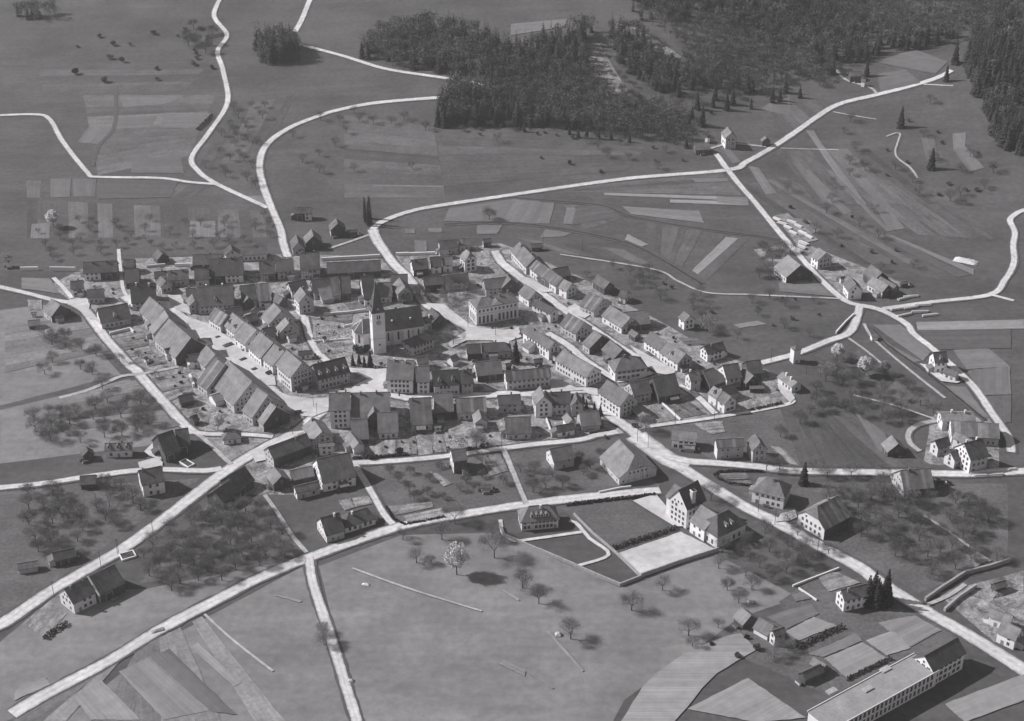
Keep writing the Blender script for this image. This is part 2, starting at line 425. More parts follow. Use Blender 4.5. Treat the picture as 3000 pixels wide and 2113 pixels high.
# right-hand slopes
plots('field_mid', 'q', (830, 880, 880, 880, 1240, 1378, 1180, 1378), (1815, 900, 1905, 895, 1900, 985, 1820, 1010), (1820, 1010, 1900, 985, 2030, 1130, 1930, 1160), (260, 990, 310, 990, 390, 1090, 340, 1105), (440, 1120, 510, 1130, 630, 1300, 560, 1310))
plots('field_pale', 'q', (590, 690, 720, 655, 725, 780, 520, 740), (1600, 930, 1690, 920, 1720, 1060, 1640, 1080), (735, 1090, 790, 1100, 1030, 1378, 960, 1378))
plots('field_pale', 'p', (630, 0, 700, 0, 1010, 310, 950, 330), (1140, 200, 1260, 260, 1410, 435, 1290, 455))
plots('field_mid', 'p', (820, 0, 860, 0, 1300, 450, 1270, 460), (580, 355, 690, 375, 770, 450, 700, 480), (1310, 485, 1920, 740, 1920, 785, 1280, 490), (0, 195, 225, 205, 240, 265, 0, 240))
plots('field_dark', 'p', (1250, 495, 1900, 785, 1800, 800, 1220, 505))
plots('field_light', 'p', (120, 1155, 300, 1125, 375, 1150, 170, 1180), (1490, 1135, 2296, 1115, 2296, 1185, 1500, 1195))
plots('field_mid', 'y', (730, 10, 1020, 10, 1330, 290, 1250, 385), (740, 80, 900, 220, 1240, 390, 1130, 395), (1480, 640, 1690, 650, 1930, 970, 1860, 960), (1560, 270, 1930, 255, 2150, 440, 1700, 470))
plots('field_mid', 'y', (1700, 480, 2150, 440, 2160, 730, 1860, 740))
plots('field_dark', 'y', (1190, 65, 2160, 50, 2160, 255, 1380, 270), (1870, 750, 2160, 740, 2160, 1020, 2060, 1030))
plots('field_mid', 'p', (420, 560, 510, 545, 600, 660, 470, 640), (460, 840, 760, 845, 880, 945, 470, 905))
plots('field_mid', 'y', (530, 900, 860, 1130, 920, 1330, 790, 1320))
# village gardens
plots('garden', 'h', (360, 970, 520, 890, 690, 1070, 480, 1110), (1750, 1370, 1900, 1390, 2070, 1600, 1890, 1540), (880, 1120, 1210, 1090, 1240, 1210, 1090, 1240))
plots('garden_dark', 'h', (590, 910, 820, 860, 1040, 1010, 760, 1060), (700, 150, 900, 160, 1080, 220, 830, 250))
plots('garden', 'b', (1720, 740, 1940, 720, 2000, 810, 1780, 840), (1600, 960, 1880, 950, 2000, 1050, 1590, 1140), (1620, 1180, 1930, 1160, 1960, 1270, 1700, 1300))
plots('garden_dark', 'b', (1960, 730, 2170, 700, 2200, 790, 2020, 810), (1580, 900, 2050, 840, 2020, 970, 1900, 940))
plots('garden', 'e', (640, 110, 900, 60, 960, 130, 700, 180), (930, 420, 1340, 350, 1400, 500, 1060, 570), (1060, 580, 1380, 510, 1400, 560, 1130, 680))
plots('garden_dark', 'e', (560, 30, 900, -20, 900, 50, 600, 110), (900, 200, 1080, 170, 1110, 250, 900, 290))
plots('garden', 'a', (1270, 1100, 1600, 1040, 1640, 1110, 1330, 1180), (310, 690, 470, 690, 470, 800, 320, 800))
plots('field_mid', 'a', (245, 440, 560, 450, 670, 620, 240, 560))
plots('garden', 'k', (140, 900, 630, 850, 650, 910, 220, 1000), (310, 1010, 740, 920, 780, 1000, 360, 1080), (310, 120, 430, 120, 470, 310, 320, 320), (650, 100, 740, 100, 800, 290, 670, 290), (610, 510, 720, 540, 860, 640, 760, 680))
plots('garden', 'f', (1150, 1115, 1370, 1110, 1390, 1280, 1140, 1295), (1480, 1080, 1590, 1070, 1620, 1270, 1490, 1280), (1610, 1170, 1780, 1160, 1790, 1270, 1630, 1285), (1810, 1060, 1900, 1055, 1950, 1240, 1830, 1255), (1380, 1110, 1470, 1090, 1480, 1280, 1395, 1285))
plots('garden', 'k', (1150, 330, 1400, 300, 1490, 500, 1290, 560))
plots('garden', 'j', (1690, 1030, 1820, 1000, 1880, 1100, 1760, 1140), (1840, 1000, 2020, 970, 2080, 1060, 1880, 1100))
plots('garden_dark', 'l', (1740, 340, 2050, 340, 2100, 400, 1830, 410), (1880, 430, 2110, 420, 2110, 470, 1900, 470))
plots('field_pale', 'e', (1040, 920, 1180, 870, 1270, 950, 1130, 980))
# foreground meadows and tilled strips
plots('field_light', 'o', (1600, 995, 1665, 962, 2025, 1300, 1970, 1330), (1000, 1205, 1260, 1080, 1760, 1530, 1380, 1610), (630, 1415, 850, 1270, 1180, 1610, 760, 1610), (130, 1360, 380, 1250, 430, 1310, 120, 1450))
plots('field_pale', 'o', (1270, 1085, 1420, 1010, 1990, 1570, 1780, 1540))
plots('field_light', 'x', (1170, 700, 1195, 682, 1310, 735, 1300, 765), (1300, 735, 1310, 735, 1452, 825, 1445, 832), (1410, 530, 1430, 530, 1612, 735, 1600, 742), (1182, 318, 1195, 316, 1278, 368, 1268, 375), (0, 345, 60, 350, 150, 375, 140, 383))
plots('field_light', 'n', (390, 590, 290, 612, 180, 650, 60, 700, -60, 775, -170, 855, -270, 950, -340, 1060, -420, 1190, -60, 1190, 30, 1090, 130, 960, 230, 860, 360, 780, 500, 700), (30, 1100, 440, 890, 830, 1160, 500, 1190))
plots('field_light', 'n', (950, 760, 1210, 650, 1370, 760, 1100, 890), (1230, 640, 1440, 560, 1530, 690, 1370, 740), (1310, 520, 1560, 470, 1740, 570, 1530, 680), (690, 580, 880, 480, 1040, 540, 780, 640))
plots('field_mid', 'n', (560, 480, 860, 390, 920, 460, 700, 560), (840, 730, 1170, 590, 1210, 640, 950, 750), (730, 330, 820, 310, 880, 350, 760, 380))
plots('garden', 'n', (900, 200, 1040, 180, 1200, 250, 980, 310), (1900, 60, 1950, 20, 2060, 100, 1960, 150))
plots('field_light', 'n', (1760, 1067, 2330, 850, 2400, 1000, 1900, 1190))
# bare banks and felled slopes among the woods
plots('rubble', 'r', (1570, 290, 1740, 300, 1930, 620, 1790, 650), (1850, 160, 2000, 190, 2296, 390, 2230, 400), name='felled_slope')
plots('field_mid', 'r', (1140, 165, 1520, 130, 1500, 185, 1140, 240))
plots('field_pale', 'q', (1300, 420, 1560, 330, 1780, 420, 1700, 500), (1310, 500, 1500, 470, 1600, 560, 1330, 620))
plots('rubble', 'p', (430, 340, 530, 320, 760, 520, 600, 560), name='timber_yard')

# school yard, village square, forecourts
def yard(t, pts, m='yard', name='yard'):
    o = field(name, t, pts, m); o.location.z += .22; return o
yard('l', [(610, 1240), (1320, 1000), (1720, 1200), (880, 1490)])
yard('l', [(780, 650), (1040, 575), (1180, 740), (1460, 900), (1330, 940), (1250, 940)])
yard('f', [(-100, 480), (120, 690), (330, 850), (440, 860), (620, 790), (640, 640), (450, 655), (190, 625), (40, 560)])
yard('f', [(880, 325), (1000, 335), (1270, 315), (1290, 420), (1300, 580), (1180, 600), (860, 590), (640, 640), (620, 560), (880, 520), (1100, 420)])
yard('c', [(940, 730), (1150, 740), (1430, 960), (1550, 1010), (1830, 1030), (1990, 1000), (2020, 1110), (1880, 1160), (1900, 1300), (1830, 1280), (1700, 1150), (1400, 1150), (1240, 1230), (1200, 1180), (1280, 1110), (1400, 1040)])
yard('b', [(50, 820), (240, 900), (420, 960), (820, 1230), (1170, 1560), (1180, 1650), (1000, 1650), (600, 1280), (350, 1100)])
yard('g', [(1200, 430), (1300, 440), (1480, 530), (1720, 540), (1730, 620), (1620, 600), (1560, 560), (1200, 580)])
yard('h', [(170, 240), (330, 330), (690, 530), (640, 580), (480, 560), (330, 440)])
yard('d', [(1000, 780), (1090, 740), (1280, 850), (1200, 900), (1120, 880)])
yard('d', [(440, 440), (560, 440), (800, 570), (900, 600), (720, 610)])
yard('a', [(740, 700), (980, 660), (1010, 730), (1000, 800), (1120, 930), (1000, 900), (860, 790)])
yard('b', [(-30, 640), (110, 640), (200, 770), (230, 860), (60, 800), (0, 740)])
yard('e', [(780, 1370), (1000, 1310), (1060, 1370), (1050, 1450), (800, 1430)])
yard('e', [(850, 1250), (950, 1150), (1010, 1230), (1050, 1340), (900, 1290)])
yard('j', [(690, 490), (860, 420), (900, 470), (940, 560), (760, 600)], m='yard')
yard('m', [(220, 80), (300, 90), (370, 200), (330, 240), (230, 130)], m='yard')
yard('m', [(250, 1170), (370, 1140), (390, 1200), (320, 1230), (200, 1240)])
yard('y', [(1210, 415), (1290, 430), (1400, 500), (1540, 590), (1650, 600), (1600, 620), (1440, 600), (1320, 510)], m='yard')
yard('m', [(1160, 830), (1230, 830), (1260, 960), (1320, 1030), (1260, 1010), (1190, 920)])

# roads
road(6.5, ('o', -250, 900, 30, 790, 430, 520, 760, 330, 1000, 190, 1240, 20), ('z', 470, 1085, 530, 1042, 600, 1000, 665, 968, 728, 918))
road(9.0, ('a', 1420, 640, 1500, 700, 1560, 760), ('b', -60, 740, 30, 830, 280, 1030, 560, 1250, 800, 1470, 960, 1600), ('f', -80, 520, 40, 640, 250, 760))
road(6.0, ('f', 300, 720, 640, 700, 900, 600, 1330, 600, 1500, 640, 1700, 610), ('g', 0, 600, 480, 610, 700, 590, 1000, 590, 1400, 560, 1700, 550))
road(4.5, ('f', 1000, 560, 1150, 440, 1190, 370, 1100, 330, 900, 330, 740, 290), ('b', 1760, 1380, 1650, 1270, 1570, 1130, 1530, 1000, 1500, 880))
road(3.0, ('b', 1500, 880, 1430, 820, 1370, 720))
road(6.5, ('v', 1500, 510, 1540, 620, 1650, 780, 1740, 900, 1850, 1010, 1950, 1130), ('c', 950, 730, 1200, 870, 1450, 1020, 1700, 1110, 1870, 1180))
road(6.0, ('d', 190, 140, 260, 260, 390, 370, 700, 600, 1000, 820, 1400, 1090, 1700, 1290, 2000, 1450), ('h', 660, 570))
road(4.5, ('d', 780, 1060, 1000, 1190, 1200, 1360, 1400, 1490, 1560, 1595))
road(4.0, ('d', 1560, 1595, 1750, 1570, 1950, 1500))
road(7.0, ('g', 1720, 560, 1770, 720, 1900, 860, 2100, 1000, 2296, 1180), ('l', 1180, 180, 1400, 320, 1700, 505, 2050, 720), ('m', 150, 1208, 300, 1290, 600, 1450, 900, 1610), ('n', 1330, 250, 1600, 420, 1850, 560, 2050, 680, 2330, 860))
road(12.0, ('g', 2150, 1060, 2296, 1170), ('l', 1200, 190, 1400, 260))
road(5.5, ('l', 1150, 140, 1400, 200, 1700, 220, 2200, 265), ('m', 300, 805, 600, 812, 1200, 820, 1800, 832, 2400, 800))
road(4.0, ('f', 850, 1370, 1200, 1355, 1600, 1325, 1950, 1290), ('k', 1050, 300, 1430, 250, 1800, 200, 2296, 150), ('g', 1700, 1060, 1950, 1020))
road(6.0, ('o', 100, 1560, 420, 1375, 900, 1120, 1330, 860, 1800, 610, 2296, 365), ('z', 880, 1186, 1050, 1152, 1170, 1133, 1300, 1117, 1480, 1100))
road(4.2, ('z', 693, 1250, 702, 1310, 742, 1430, 770, 1520, 800, 1620))
road(2.2, ('j', 860, 960, 1000, 1150, 1150, 1390, 1330, 1607), m='path')
road(3.4, ('j', 1870, 620, 2030, 880, 2200, 1180, 2296, 1290))
road(2.8, ('k', 1430, 250, 1530, 480, 1690, 870), m='path')
road(5.0, ('u', 2110, -60, 2040, 110, 1985, 215), verge=False)
road(3.6, ('u', 2010, 300, 2296, 375), ('r', 300, 465, 700, 528, 900, 558, 985, 585, 975, 625))
road(4.0, ('u', 1500, -40, 1440, 105, 1525, 235, 1465, 345, 1500, 480, 1530, 690, 1400, 900, 1290, 1060, 1330, 1150, 1460, 1240, 1800, 1400))
road(3.6, ('u', 0, 778, 230, 772, 330, 800, 420, 950, 590, 1165, 660, 1192, 1070, 1200, 1280, 1228, 1470, 1242))
road(5.0, ('r', 700, 655, 250, 692, 0, 738), ('u', 2150, 780, 1950, 860, 1800, 970, 1745, 1100, 1780, 1280, 1880, 1530), ('v', 490, 640, 520, 740, 550, 820))
road(4.8, ('v', 1500, 510, 1600, 425, 1900, 312, 2296, 235), ('z', 1200, 430, 1400, 402, 1630, 382), ('q', 430, 1090, 640, 970, 900, 790, 1060, 700, 1300, 640, 1500, 590, 1700, 530, 1810, 475))
road(4.2, ('z', 1605, 345, 1632, 382), ('p', 180, 120, 300, 260, 600, 620, 800, 840, 960, 975, 1070, 1010))
road(4.6, ('p', 1070, 1000, 1040, 1120, 980, 1220, 830, 1276), ('h', 2070, 322, 1850, 385, 1640, 437))
road(4.4, ('p', 1080, 1010, 1240, 1050, 1420, 1150), ('y', 1150, 100, 1370, 275, 1640, 520, 1800, 680, 1960, 920, 2130, 1170, 2160, 1330))
road(3.8, ('p', 1240, 1035, 1600, 985, 2040, 930, 2150, 820, 2220, 690, 2215, 560, 2225, 460, 2190, 370, 2260, 310, 2330, 290))
road(3.0, ('p', 2050, 930, 2220, 975), verge=False)
road(1.8, ('w', 870, 680, 1560, 790, 1750, 880, 1960, 965, 2296, 980), ('p', 300, 932, 930, 960), m='path')
road(2.4, ('v', 1460, 570, 1250, 645, 1010, 725), m='path')
road(4.0, ('a', -60, 530, 300, 612, 600, 690, 800, 720), m='road')
road(5.5, ('a', 800, 720, 940, 790, 1050, 930, 1180, 1110, 1320, 1270, 1450, 1420), ('e', 760, 325, 830, 410, 1100, 720, 1300, 940, 1420, 1030))
road(2.6, ('e', 1420, 1030, 1500, 1080, 1640, 1210, 1830, 1390), m='path')
road(3.4, ('e', 1400, 1020, 1560, 1045, 2000, 1050, 2296, 1075), m='road')
road(2.8, ('e', -100, 640, 200, 560, 420, 470, 600, 395, 850, 365, 1240, 290), m='path')
road(4.2, ('i', -100, 700, 500, 640, 900, 580, 1500, 500, 1850, 485, 2296, 500), ('e', 1720, 1430))
road(2.8, ('a', 600, 440, 700, 540, 810, 670))
road(2.4, ('a', 1330, 120, 1345, 300, 1380, 560, 1420, 640), verge=False)
road(2.8, ('h', 400, 1150, 700, 1110, 1050, 1062, 1500, 990, 1900, 912, 2005, 870, 1970, 810), m='road')
road(3.6, ('h', 730, 690, 900, 790, 1130, 1010), m='road')
road(2.0, ('k', 1400, 1050, 1430, 1200, 1560, 1290, 1700, 1275, 2296, 1190), ('l', 210, 1000), m='road', verge=False)
road(2.0, ('l', 70, 870, 140, 890, 300, 1070, 510, 1250, 140, 1380), m='road', verge=False)
road(1.4, ('m', 860, 170, 1200, 255, 1540, 370), m='path')
road(1.6, ('y', 480, 150, 650, 270, 820, 410), m='path')
road(1.8, ('y', 640, 0, 700, 110, 800, 215, 1100, 470, 1480, 770), m='path')
road(3.2, ('y', 1400, 1000, 1200, 1045, 1100, 1130, 1120, 1240, 1220, 1320), m='path')
road(2.4, ('q', 1030, 470, 1100, 540, 1260, 590, 1305, 635), m='path')
road(2.0, ('q', 1620, 570, 1820, 580), m='path')
road(1.4, ('q', 660, 1000, 1050, 1010), m='path')
road(1.4, ('q', 1010, 755, 1300, 805), m='path')
road(2.6, ('q', 190, 1000, 330, 970, 560, 990), m='path')
road(1.6, ('m', 1450, 1180, 1650, 1310, 2010, 1570), m='path')
road(2.2, ('n', 1640, 400, 1780, 340, 1900, 260), m='path')
road(1.2, ('o', 1720, 720, 1950, 930, 2296, 1200), m='path')
road(1.2, ('x', 410, 205, 700, 310, 1080, 428), m='path')
# brook and ditches
def ditch(w, *segs, m='water', name='brook'):
    P = []
    for s in segs:
        for i in range(1, len(s), 2): P.append(G(s[0], s[i], s[i + 1]))
    NROAD[0] += 1
    ribbon('bank', P, w * 2.6, 'verge', .2 + .001 * NROAD[0], jit=.25, record=False)
    ribbon(name, P, w, m, .26 + .001 * NROAD[0], jit=.3, record=False)
ditch(1.6, ('w', 400, 245, 700, 270, 1080, 300, 1240, 330, 1380, 390, 1800, 470, 2296, 535), ('p', 480, 520))
ditch(1.8, ('w', 0, 455, 350, 440, 760, 470, 1200, 550, 1500, 650, 1930, 900))
ditch(1.4, ('y', 740, 60, 900, 230, 1200, 440, 1560, 720, 1900, 1000))
ditch(1.2, ('q', 1370, 920, 1460, 900, 1430, 1040, 1530, 1130, 1580, 1200), m='stone', name='gravel_bed')
ditch(1.2, ('u', 780, 600, 770, 850, 660, 990, 625, 1120), m='verge', name='ditch')

# ------------------------------------------------------------------ buildings
BUILT = []
HOUSES = []                                            # (x, y, radius) for keeping trees off the roofs
def window_mesh(name, w, h, shutters, bars=True):
    b = MB()
    b.box(-w / 2 - .09, w / 2 + .09, -.05, .03, -.09, 0, 1); b.box(-w / 2 - .09, w / 2 + .09, -.05, .03, h, h + .09, 1)
    b.box(-w / 2 - .09, -w / 2, -.05, .03, 0, h, 1); b.box(w / 2, w / 2 + .09, -.05, .03, 0, h, 1)
    b.box(-w / 2, w / 2, -.02, .03, 0, h, 0)
    if bars: b.box(-.03, .03, -.035, -.02, 0, h, 1)
    if shutters:
        for sx in (-1, 1): b.box(sx * (w / 2 + .32) - .22, sx * (w / 2 + .32) + .22, -.09, -.052, -.02, h + .02, 2)
    return b.mesh(name, ['glass', 'frame', 'shutter'])
WIN = {'plain': window_mesh('window', 1.15, 1.6, False), 'shut': window_mesh('window', 1.1, 1.55, True), 'small': window_mesh('window', .85, 1.1, False, False),
       'tall': window_mesh('window', 1.15, 2.4, False), 'big': window_mesh('window', 1.6, 1.7, False), 'hall': window_mesh('window', 1.15, 4.4, False)}
def door_mesh(w, h, m):
    b = MB(); b.box(-w / 2, w / 2, -.08, .03, -.3, h, 0); b.box(-w / 2 - .12, w / 2 + .12, -.05, .03, h, h + .12, 1)
    for sx in (-1, 1): b.box(sx * (w / 2 + .06) - .06, sx * (w / 2 + .06) + .06, -.05, .03, -.3, h, 1)
    return b.mesh('door', [m, 'frame'])
DOOR = {'door': door_mesh(1.2, 2.1, 'shutter'), 'barn': door_mesh(3.2, 3.2, 't')}
_cb = MB(); _cb.box(-.38, .38, -.38, .38, -1.6, 1.25, 0); _cb.box(-.47, .47, -.47, .47, 1.25, 1.42, 0); CHIM = {'d': _cb.mesh('chimney', ['brick_dark'])}
_cb = MB(); _cb.box(-.38, .38, -.38, .38, -1.6, 1.25, 0); _cb.box(-.47, .47, -.47, .47, 1.25, 1.42, 0); CHIM['w'] = _cb.mesh('chimney', ['chalk'])

def solve(A, B, E, he, pitch, zb):
    """ridge ends and a point on the front eave, all seen in the photograph -> ridge line, half width, ridge height"""
    e = at_z(*E, zb + he)
    def geo(hr):
        a, b = at_z(*A, zb + hr), at_z(*B, zb + hr)
        d = Vector((b.x - a.x, b.y - a.y)); d.normalize()
        return a, b, (e.x - a.x) * d.y - (e.y - a.y) * d.x
    a, b, s0 = geo(he)
    sg = 1 if s0 > 0 else -1
    lo, hi = he, he + 14.0
    for _ in range(40):
        hr = (lo + hi) / 2
        if he + geo(hr)[2] * sg * math.tan(pitch) > hr: lo = hr
        else: hi = hr
    a, b, w = geo(hr); w = max(w * sg, 1.2); hr = he + w * math.tan(pitch)
    if sg < 0: a, b = b, a                             # the front eave lies to the right of A->B
    return a, b, w, hr
def wall_windows(root, p0, p1, zb0, ztop, kind, gable=None, rnd=RND, spacing=2.5, skip=None, st=None, sides=True):
    """rows of windows on a wall from p0 to p1 (left to right seen from outside); local coordinates of root"""
    d = Vector((p1[0] - p0[0], p1[1] - p0[1])); L = d.length; d.normalize()
    rz = math.atan2(d.y, d.x)
    n = st or max(1, int((ztop - zb0 + .35) / 2.55))
    sh = (ztop - zb0) / n
    cnt = max(1, int((L - 1.2) / spacing))
    off = (L - (cnt - 1) * spacing) / 2
    door_at = rnd.randrange(cnt) if kind.get('door') else -1
    for s in range(n):
        for c in range(cnt):
            x = off + c * spacing
            if skip and skip[0] * L - .4 < x < skip[1] * L + .4: continue
            if rnd.random() < kind.get('miss', .08): continue
            px, py = p0[0] + d.x * x, p0[1] + d.y * x
            if s == 0 and c == door_at:
                link('door', DOOR['door'], root, (px, py, zb0 + .05), rz); continue
            link('window', WIN[kind['w']], root, (px, py, zb0 + s * sh + .95), rz)
    if gable:                                          # gable triangle above the eaves
        gh = gable - ztop; row = 0
        while True:
            z = ztop + .5 + row * 2.5
            half = (L / 2) * (1 - (z + 1.9 - ztop) / gh)
            if half < .5 or row > 2: break
            cc = max(1, int(half * 2 / 2.3))
            for c in range(cc):
                x = L / 2 + (c - (cc - 1) / 2) * 2.1
                if rnd.random() < .15: continue
                link('window', WIN['small'], root, (p0[0] + d.x * x, p0[1] + d.y * x, z), rz)
            row += 1
def H(t, ax, ay, bx, by, ex, ey, he, roof, walls, label, cat='house', name=None, hip=0.0, pitch=40, ch=1, dm=0, mix=None, win='plain',
      st=None, lbl_part=None, oh=.55, zb=None, group=None, hipL=None, hipR=None, spacing=2.5, wmax=None, t2=None, et=None, chm='d', miss=.08):
    A, B, E = PX(t, ax, ay), PX(t2 or t, bx, by), PX(et or t, ex, ey)
    pitch = R(pitch)
    if zb is None:
        zb = G(et or t, ex, ey).z
    a, b, w, hr = solve(A, B, E, he, pitch, zb)
    if wmax and w > wmax: w = wmax; hr = he + w * math.tan(pitch)
    d = Vector((b.x - a.x, b.y - a.y)); Lr = d.length; ang = math.atan2(d.y, d.x)
    c = (a + b) / 2
    rnd = random.Random(hash((round(ax), round(ay), round(ex))) & 0xffff)
    hl = hip if hipL is None else hipL; hrr = hip if hipR is None else hipR
    # hip 0: gable; 0<hip<1: half hip reaching that share of the rise; 1: full hip
    xl, xr = -Lr / 2, Lr / 2
    el = xl - (w * .85 if hl >= 1 else 0); er = xr + (w * .85 if hrr >= 1 else 0)
    name = name or {'house': 'house', 'barn': 'barn', 'shed': 'shed', 'church': 'church'}.get(cat, cat.replace(' ', '_'))
    root = thing(name, label, cat, (c.x, c.y, zb), ang, group)
    HOUSES.append((c.x, c.y, max(w, Lr / 2), ang, Lr / 2 + 1, w + 1))
    tn = math.tan(pitch)
    # roof
    rb = MB()
    V = []; Fc = []
    ridge = []
    def vtx(p): V.append(p); return len(V) - 1
    def side_pts(x_e, hp, xr_, sgn):
        """profile at one end; returns index lists for front and back slopes"""
        if hp <= 0: return dict(f=[vtx((xr_, -w, he))], b=[vtx((xr_, w, he))], r=vtx((xr_, 0, hr)), tri=None)
        if hp >= 1: return dict(f=[vtx((x_e, -w, he))], b=[vtx((x_e, w, he))], r=vtx((xr_, 0, hr)), tri='full')
        zc = hr - (hr - he) * hp; yc = w * hp
        return dict(f=[vtx((x_e, -w, he)), vtx((x_e, -yc, zc))], b=[vtx((x_e, w, he)), vtx((x_e, yc, zc))],
                    r=vtx((x_e - sgn * yc * .8, 0, hr)), tri='half')
    Lp = side_pts(el, hl, xl, -1); Rp = side_pts(er, hrr, xr, 1)
    Fc.append(tuple([Lp['f'][0]] + [Rp['f'][0]] + Rp['f'][1:] + [Rp['r'], Lp['r']] + Lp['f'][1:][::-1]))
    Fc.append(tuple([Rp['b'][0]] + [Lp['b'][0]] + Lp['b'][1:] + [Lp['r'], Rp['r']] + Rp['b'][1:][::-1]))
    for S_, order in ((Lp, 1), (Rp, 0)):
        if S_['tri'] == 'full': tri = (S_['b'][0], S_['f'][0], S_['r'])
        elif S_['tri'] == 'half': tri = (S_['b'][1], S_['f'][1], S_['r'])
        else: continue
        Fc.append(tri if order else (tri[1], tri[0], tri[2]))
    rb.solid(V, Fc, .28)
    ro = rb.build('roof', [roof], root)
    # ridge capping
    x0 = V[Lp['r']][0]; x1 = V[Rp['r']][0]
    cb = MB(); cb.box(x0, x1, -.16, .16, hr - .1, hr + .09); cb.build('ridge', [roof], ro)
    # walls under it
    ww = w - oh; wl = el + oh * (.8 if hl < 1 else 1.0); wr = er - oh * (.8 if hrr < 1 else 1.0)
    zt = he + oh * tn - .27; zp = hr - .29
    walls = walls if len(walls) == 4 else walls * 4
    kinds = sorted(set(walls)); mi = {k: i for i, k in enumerate(kinds)}
    wbm = MB(); z0 = -2.0
    wbm.poly([(wl, -ww, z0), (wr, -ww, z0), (wr, -ww, zt), (wl, -ww, zt)], mi[walls[0]])
    wbm.poly([(wr, ww, z0), (wl, ww, z0), (wl, ww, zt), (wr, ww, zt)], mi[walls[2]])
    def end(x, hp, k, right):
        if hp >= 1: pts = [(x, -ww, z0), (x, ww, z0), (x, ww, zt), (x, -ww, zt)]
        elif hp > 0:
            yc = max(w * hp - .2, .2); zc = hr - .29 - yc * tn
            pts = [(x, -ww, z0), (x, ww, z0), (x, ww, zt), (x, yc, zc), (x, -yc, zc), (x, -ww, zt)]
        else: pts = [(x, -ww, z0), (x, ww, z0), (x, ww, zt), (x, 0, zp), (x, -ww, zt)]
        wbm.poly(pts if right else pts[::-1], k)
    end(wr, hrr, mi[walls[1]], True); end(wl, hl, mi[walls[3]], False)
    wbm.build('wall', kinds, root)
    # windows on the walls that can be seen
    def seen(nx, ny):
        gx, gy = nx * math.cos(ang) - ny * math.sin(ang), nx * math.sin(ang) + ny * math.cos(ang)
        v = Vector((-c.x, -c.y)).normalized(); return gx * v.x + gy * v.y > -.15
    if mix:
        mb_ = MB(); X0, X1 = wl + (wr - wl) * mix[0], wl + (wr - wl) * mix[1]
        mb_.box(X0, X1, -ww - .1, -ww + .02, -1.5, zt - .02); mb_.build('plank_front', ['t'], root)
        link('door', DOOR['barn'], root, ((X0 + X1) / 2, -ww - .11, .2), 0)
    if win:
        for (cd, p0, p1, nx, ny, gb) in ((walls[0], (wl, -ww), (wr, -ww), 0, -1, None), (walls[1], (wr, -ww), (wr, ww), 1, 0, hr if hrr < 1 else None),
                                          (walls[3], (wl, ww), (wl, -ww), -1, 0, hr if hl < 1 else None)):
            if cd == 't' or cd == 'i' or not seen(nx, ny):
                if cd == 't' and seen(nx, ny) and cat == 'barn' and ny == 0:
                    link('window', WIN['small'], root, ((p0[0] + p1[0]) / 2, (p0[1] + p1[1]) / 2, he * .9), math.atan2(p1[1] - p0[1], p1[0] - p0[0]))
                continue
            top = zt if ny else min(zt, he + .2)
            wall_windows(root, p0, p1, 0.0, top, dict(w=win, door=ny != 0, miss=miss), gb, rnd, spacing, mix if ny else None, st)
    if cat == 'barn' and walls[0] == 't' and seen(0, -1):
        link('door', DOOR['barn'], root, (rnd.uniform(-.25, .25) * (wr - wl), -ww - .02, .2), 0)
    # chimneys and dormers
    for k in range(ch):
        x = (rnd.uniform(.15, .35) + (k * .45 if ch > 1 else rnd.choice((0, .35)))) * (x1 - x0) + x0
        y = rnd.choice((-1, 1)) * rnd.uniform(.3, 1.1)
        link('chimney', CHIM[chm], ro, (x, y, hr - abs(y) * tn + .2))
    for k in range(dm):
        x = x0 + (x1 - x0) * (k + .5) / dm
        yf = -w * .72; zf = hr + yf * tn
        b_ = MB(); hw, hh = .8, 1.35; zr = zf + hh + .75; yb = -(hr - zr) / tn; ye = -(hr - (zf + hh)) / tn
        b_.poly([(x - hw, yf, zf - .2), (x + hw, yf, zf - .2), (x + hw, yf, zf + hh), (x, yf, zr - .12), (x - hw, yf, zf + hh)], 0)
        b_.poly([(x - hw, ye + .3, zf + hh), (x - hw, yf, zf - .3), (x - hw, yf, zf + hh)], 0)
        b_.poly([(x + hw, yf, zf - .3), (x + hw, ye + .3, zf + hh), (x + hw, yf, zf + hh)], 0)
        for sx in (-1, 1):
            q = [(x, yf - .25, zr), (x, yb + .25, zr), (x + sx * (hw + .22), ye + .3, zf + hh - .12), (x + sx * (hw + .22), yf - .25, zf + hh - .12)]
            b_.poly(q if sx < 0 else q[::-1], 1)
        dob = b_.build('dormer', ['w', roof], ro)
        link('window', WIN['small'], dob, (x, yf - .03, zf + .15), 0)
    BUILT.append((root, roof, walls[0], wl, wr, ww, he, ang, c, len(HOUSES) - 1, cat))
    return root, dict(ang=ang, c=c, w=w, hr=hr, L=Lr, wl=wl, wr=wr, ww=ww, zt=zt, ro=ro)

# ------------------------------------------------------------------ the houses of the village
D, MI, LI, ST, BK = 'roof_dark', 'roof_mid', 'roof_light', 'roof_striped', 'roof_black'
